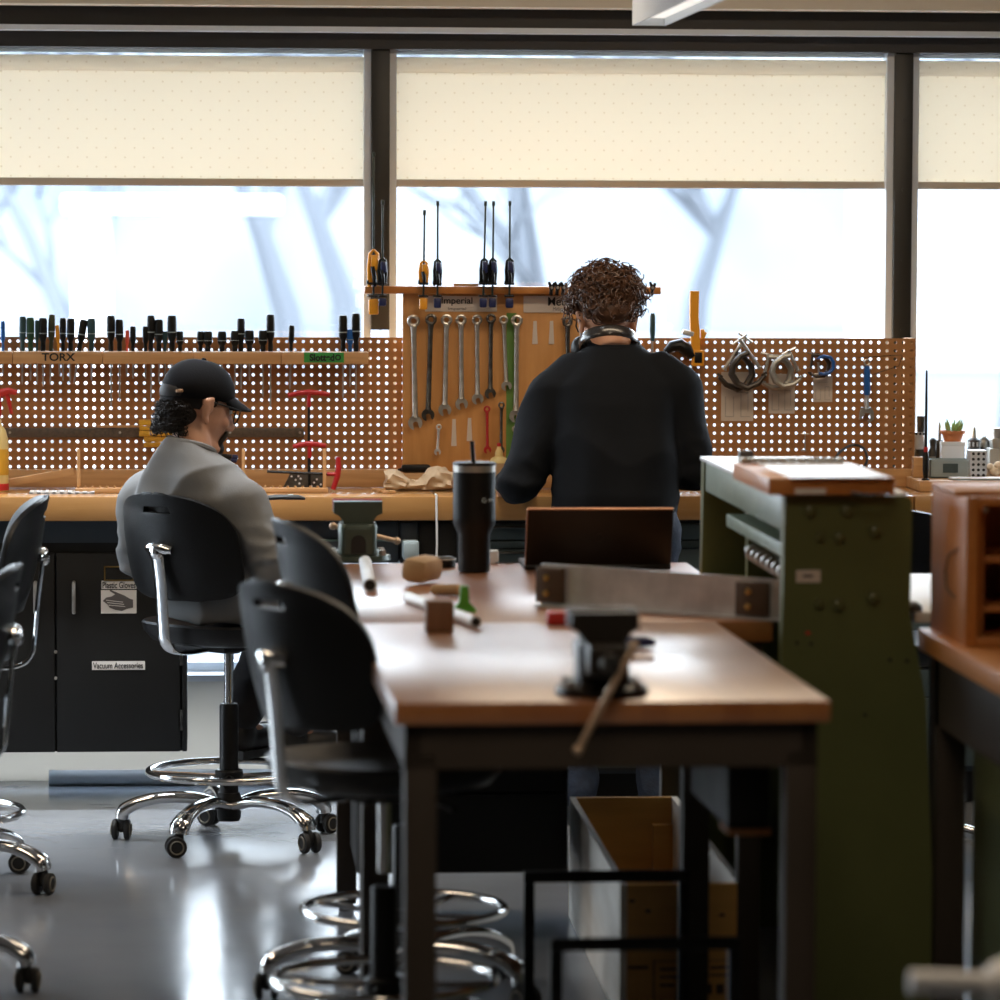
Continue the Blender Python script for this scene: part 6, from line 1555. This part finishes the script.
for a, y in zip(ank, (.1, -.1)):
    m1, m2 = MB(), MB(); shoe(m1, m2, (a.x, a.y + .03, .2945), y, -.0); s_ = remeshed(m1, 'shoe', 'shoe', pe, .006, 4); m2.build('sole', 'shoe', s_)
    MB().tube([(a.x - .03, a.y + .10, .30), (a.x, a.y + .115, .305), (a.x + .03, a.y + .10, .30)], .003, 6).build('lace', 'sole', s_)
face_parts(pe, HM2, 1.06, 'hairblack')
bd = MB(); R3 = HM2.to_3x3()
bd.ell(TM(HM2, (0, .077, -.102)), (.032, .032, .028), R3); bd.ell(TM(HM2, (0, .099, -.053)), (.023, .008, .004), R3)
for sx in (-1, 1): bd.tube([TM(HM2, V(p)) for p in ((sx * .023, .097, -.057), (sx * .032, .083, -.08), (sx * .025, .079, -.104))], .007, 8)
bd.build('beard', 'hairblack', pe)
hr = MB(); rg = random.Random(5)
hr.ell(TM(HM2, (0, -.046, -.032)), (.070, .048, .05), R3, 26, 16); hr.ell(TM(HM2, (0, -.02, .02)), (.081, .096, .06), R3, 26, 16)
n_ = 0
while n_ < 480:
    a, z_ = rg.uniform(pi * 1.0, pi * 2.0), rg.uniform(-.085, -.005)
    if abs(cos(a)) > .87 and z_ < .02: continue
    p = TM(HM2, (cos(a) * .076, -.012 + sin(a) * .080, z_)); nn = R3 @ V((cos(a), sin(a), -.25))
    curl_tube(hr, p, nn + V((rg.uniform(-.6, .6), rg.uniform(-.6, .6), rg.uniform(-.9, .0))), rg.uniform(.014, .028), rg.uniform(.006, .011), rg.uniform(.0018, .003), rg.uniform(1.2, 2.4), rg)
    n_ += 1
hr.build('curly_hair', 'hairblack', pe)
# cap
cp = MB(); bm = cp.bm; NU, NV = 40, 14; rows = []
CM = HM2 @ MX.Translation((0, -.006, .036)) @ MX.Rotation(rad(4), 4, 'X')
for j in range(NV + 1):
    t = (pi / 2) * j / NV; row = []
    for i in range(NU):
        a = 2 * pi * i / NU
        seam = 1 + .006 * abs(sin(a * 3)) 
        rx, ry, rz = .088 * seam, .106 * seam, .092
        drop = -(.016 + .014 * max(0, -sin(a))) * (1 if j == 0 else 0)
        row.append(bm.verts.new(TM(CM, (rx * cos(t) ** .8 * cos(a), ry * cos(t) ** .8 * sin(a), rz * sin(t) ** 1.05 + drop))) if j < NV else None)
    rows.append(row)
top = bm.verts.new(TM(CM, (0, 0, .0925)))
for j in range(NV - 1):
    for i in range(NU):
        a = 2 * pi * (i + .5) / NU
        bm.faces.new((rows[j][i], rows[j][(i + 1) % NU], rows[j + 1][(i + 1) % NU], rows[j + 1][i]))
for i in range(NU): bm.faces.new((rows[NV - 1][i], rows[NV - 1][(i + 1) % NU], top))
co = cp.build('cap', 'capcloth', pe, angle=60)
sd = co.modifiers.new('thick', 'SOLIDIFY'); sd.thickness = .003
br_ = MB(); bm = br_.bm; g = []
for j in range(9):
    v = j / 8; row = []
    for i in range(21):
        u = i / 20 * 2 - 1; x = u * .074 * (1 - .12 * v * v)
        y0 = .106 * math.sqrt(max(0, 1 - (x / .088) ** 2)) - .006
        y = y0 + v * .068 * math.sqrt(max(0, 1 - (abs(u) ** 2.6) * .97))
        row.append(bm.verts.new(TM(CM, (x, y, .010 - .012 * u * u - .032 * v))))
    g.append(row)
for j in range(8):
    for i in range(20): bm.faces.new((g[j][i], g[j][i + 1], g[j + 1][i + 1], g[j + 1][i]))
bo = br_.build('brim', 'capcloth', co, angle=60); sd = bo.modifiers.new('thick', 'SOLIDIFY'); sd.thickness = .004
MB().ell(TM(CM, (0, 0, .094)), (.007, .007, .004), CM.to_3x3()).build('button', 'capcloth', co)
MB().box(TM(CM, (.062, -.084, -.008)), (.022, .005, .009), CM.to_3x3() @ MX.Rotation(.64, 3, 'Z') @ MX.Rotation(-.2, 3, 'Y'), .002).build('buckle', 'bronzebuckle', co)
gm = MB()
for sx in (-1, 1):
    gm.tube([TM(HM2, V(p) * 1.06) for p in ((sx * .062, .096, .012), (sx * .074, .06, .013), (sx * .081, .0, .014), (sx * .080, -.018, .0))], .0024, 8)
    gm.torus(TM(HM2, (sx * .037, .109, .0)), .024, .0022, R3 @ V((sx * .15, 1, -.05)), 26, 7)
gm.cyl(TM(HM2, (-.013, .112, .006)), TM(HM2, (.013, .112, .006)), .002)
go = gm.build('glasses', 'black_plastic', pe)
for sx in (-1, 1): MB().ell(TM(HM2, (sx * .037, .109, .0)), (.022, .0008, .022), R3).build('lens', 'lens', go)
MT_i = None
# small tool held in the lap
q = parent_world(pe) @ ((Lwr + Rwr) / 2 + V((0, .11, .01)))
tg = thing('hand_tool', 'small red-tipped tool held in the lap of the seated person', 'tool', q)
MB().tube([(-.05, .0, .0), (.0, .0, .006), (.06, .0, .004)], [.006, .008, .005], 10).build('grip', 'black_plastic', tg); MB().tube([(.06, 0, .004), (.085, 0, .006)], [.006, .004], 10).build('tip', 'redpaint', tg)
# ================================================================ LIGHTS
def fixture(x, y0, y1, z, label):
    t = thing('pendant_light', label, 'light', (x, (y0 + y1) / 2, z))
    h = (y1 - y0) / 2
    MB().bb((-.045, -h, .0), (-.040, h, .10)).bb((.040, -h, .0), (.045, h, .10)).bb((-.045, -h, .093), (.045, h, .10)).bb((-.045, h - .006, .0), (.045, h, .10)).bb((-.045, -h, .0), (.045, -h + .006, .1)).build('housing', 'aluframe', t)
    MB().bb((-.039, -h + .007, .02), (.039, h - .007, .026)).build('diffuser', 'lamp_white', t)
    for s in (-1, 1): MB().cyl((0, s * h * .7, .1), (0, s * h * .7, ZC - z), .003, n=8).build('hanger', 'steel', t)
    return t
q = U(634, 21, Y=10.6)
fixture(q.x + .04, 7.8, 10.6, q.z - .012, 'hanging aluminium light fixture at the top edge of the photo')
def area(name, loc, sx, sy, power, col, rot=(0, 0, 0), spread=None):
    l = bpy.data.lights.new(name, 'AREA'); l.shape = 'RECTANGLE'; l.size = sx; l.size_y = sy; l.energy = power; l.color = col
    o = bpy.data.objects.new(name, l); COL.objects.link(o); o.location = loc; o.rotation_euler = rot
    if spread: l.spread = spread
    return o
WARM = (1, .80, .58)
area('ceiling_or_fill_light', (q.x + .04, 9.2, q.z - .02), .07, 2.6, 8, WARM)
area('ceiling_or_fill_light', (-1.6, 9.4, 2.75), .3, 2.4, 30, WARM)
area('ceiling_or_fill_light', (1.6, 10.6, 2.8), 2.4, .3, 30, WARM)
area('aisle_fill', (-1.0, 11.35, 2.75), 3.4, .15, 26, (.92, .96, 1), rot=(rad(3), 0, 0), spread=rad(46))  # unseen fill added to brighten the floor in front of the bench
area('ceiling_or_fill_light', (.6, 5.6, 2.85), 1.2, 1.2, 26, WARM)  # unseen front fill added for camera-facing panels and table edges
# daylight
wd = bpy.data.worlds.new('daylight'); SC.world = wd; wd.use_nodes = True
N = wd.node_tree.nodes; L = wd.node_tree.links
bg = N['Background']; bg.inputs['Strength'].default_value = 13.0
tc = N.new('ShaderNodeTexCoord'); sp_ = N.new('ShaderNodeSeparateXYZ'); L.new(tc.outputs['Generated'], sp_.inputs[0])
cr = N.new('ShaderNodeValToRGB'); cr.color_ramp.elements[0].color = (.82, .9, 1, 1); cr.color_ramp.elements[1].color = (.66, .8, 1, 1)
cr.color_ramp.elements[0].position = .05; cr.color_ramp.elements[1].position = .8
L.new(sp_.outputs['Z'], cr.inputs[0]); L.new(cr.outputs[0], bg.inputs[0])
sl = bpy.data.lights.new('sun', 'SUN'); sl.energy = 1.6; sl.angle = rad(8); sl.color = (1, .97, .92)
so = bpy.data.objects.new('sun', sl); COL.objects.link(so); so.rotation_euler = (rad(-48), 0, rad(-160))
# portals help the sky light find the windows
for a, b in zip(edges, edges[1:]):
    if b - a < .3: continue
    l = bpy.data.lights.new('portal', 'AREA'); l.shape = 'RECTANGLE'; l.size = b - a; l.size_y = z_head - z_sill
    l.cycles.is_portal = True
    o = bpy.data.objects.new('portal', l); COL.objects.link(o); o.location = ((a + b) / 2, YM + .14, (z_sill + z_head) / 2); o.rotation_euler = (rad(-90), 0, 0)
l = bpy.data.lights.new('portal', 'AREA'); l.shape = 'RECTANGLE'; l.size = LZ1 - LZ0; l.size_y = LY1 - LY0; l.cycles.is_portal = True
o = bpy.data.objects.new('portal', l); COL.objects.link(o); o.location = (XL - .14, (LY0 + LY1) / 2, (LZ0 + LZ1) / 2); o.rotation_euler = (0, rad(-90), 0)
SC.view_settings.exposure = 0.0
SC.cycles.max_bounces = 8; SC.cycles.transparent_max_bounces = 12
SC.cycles.sample_clamp_indirect = 6
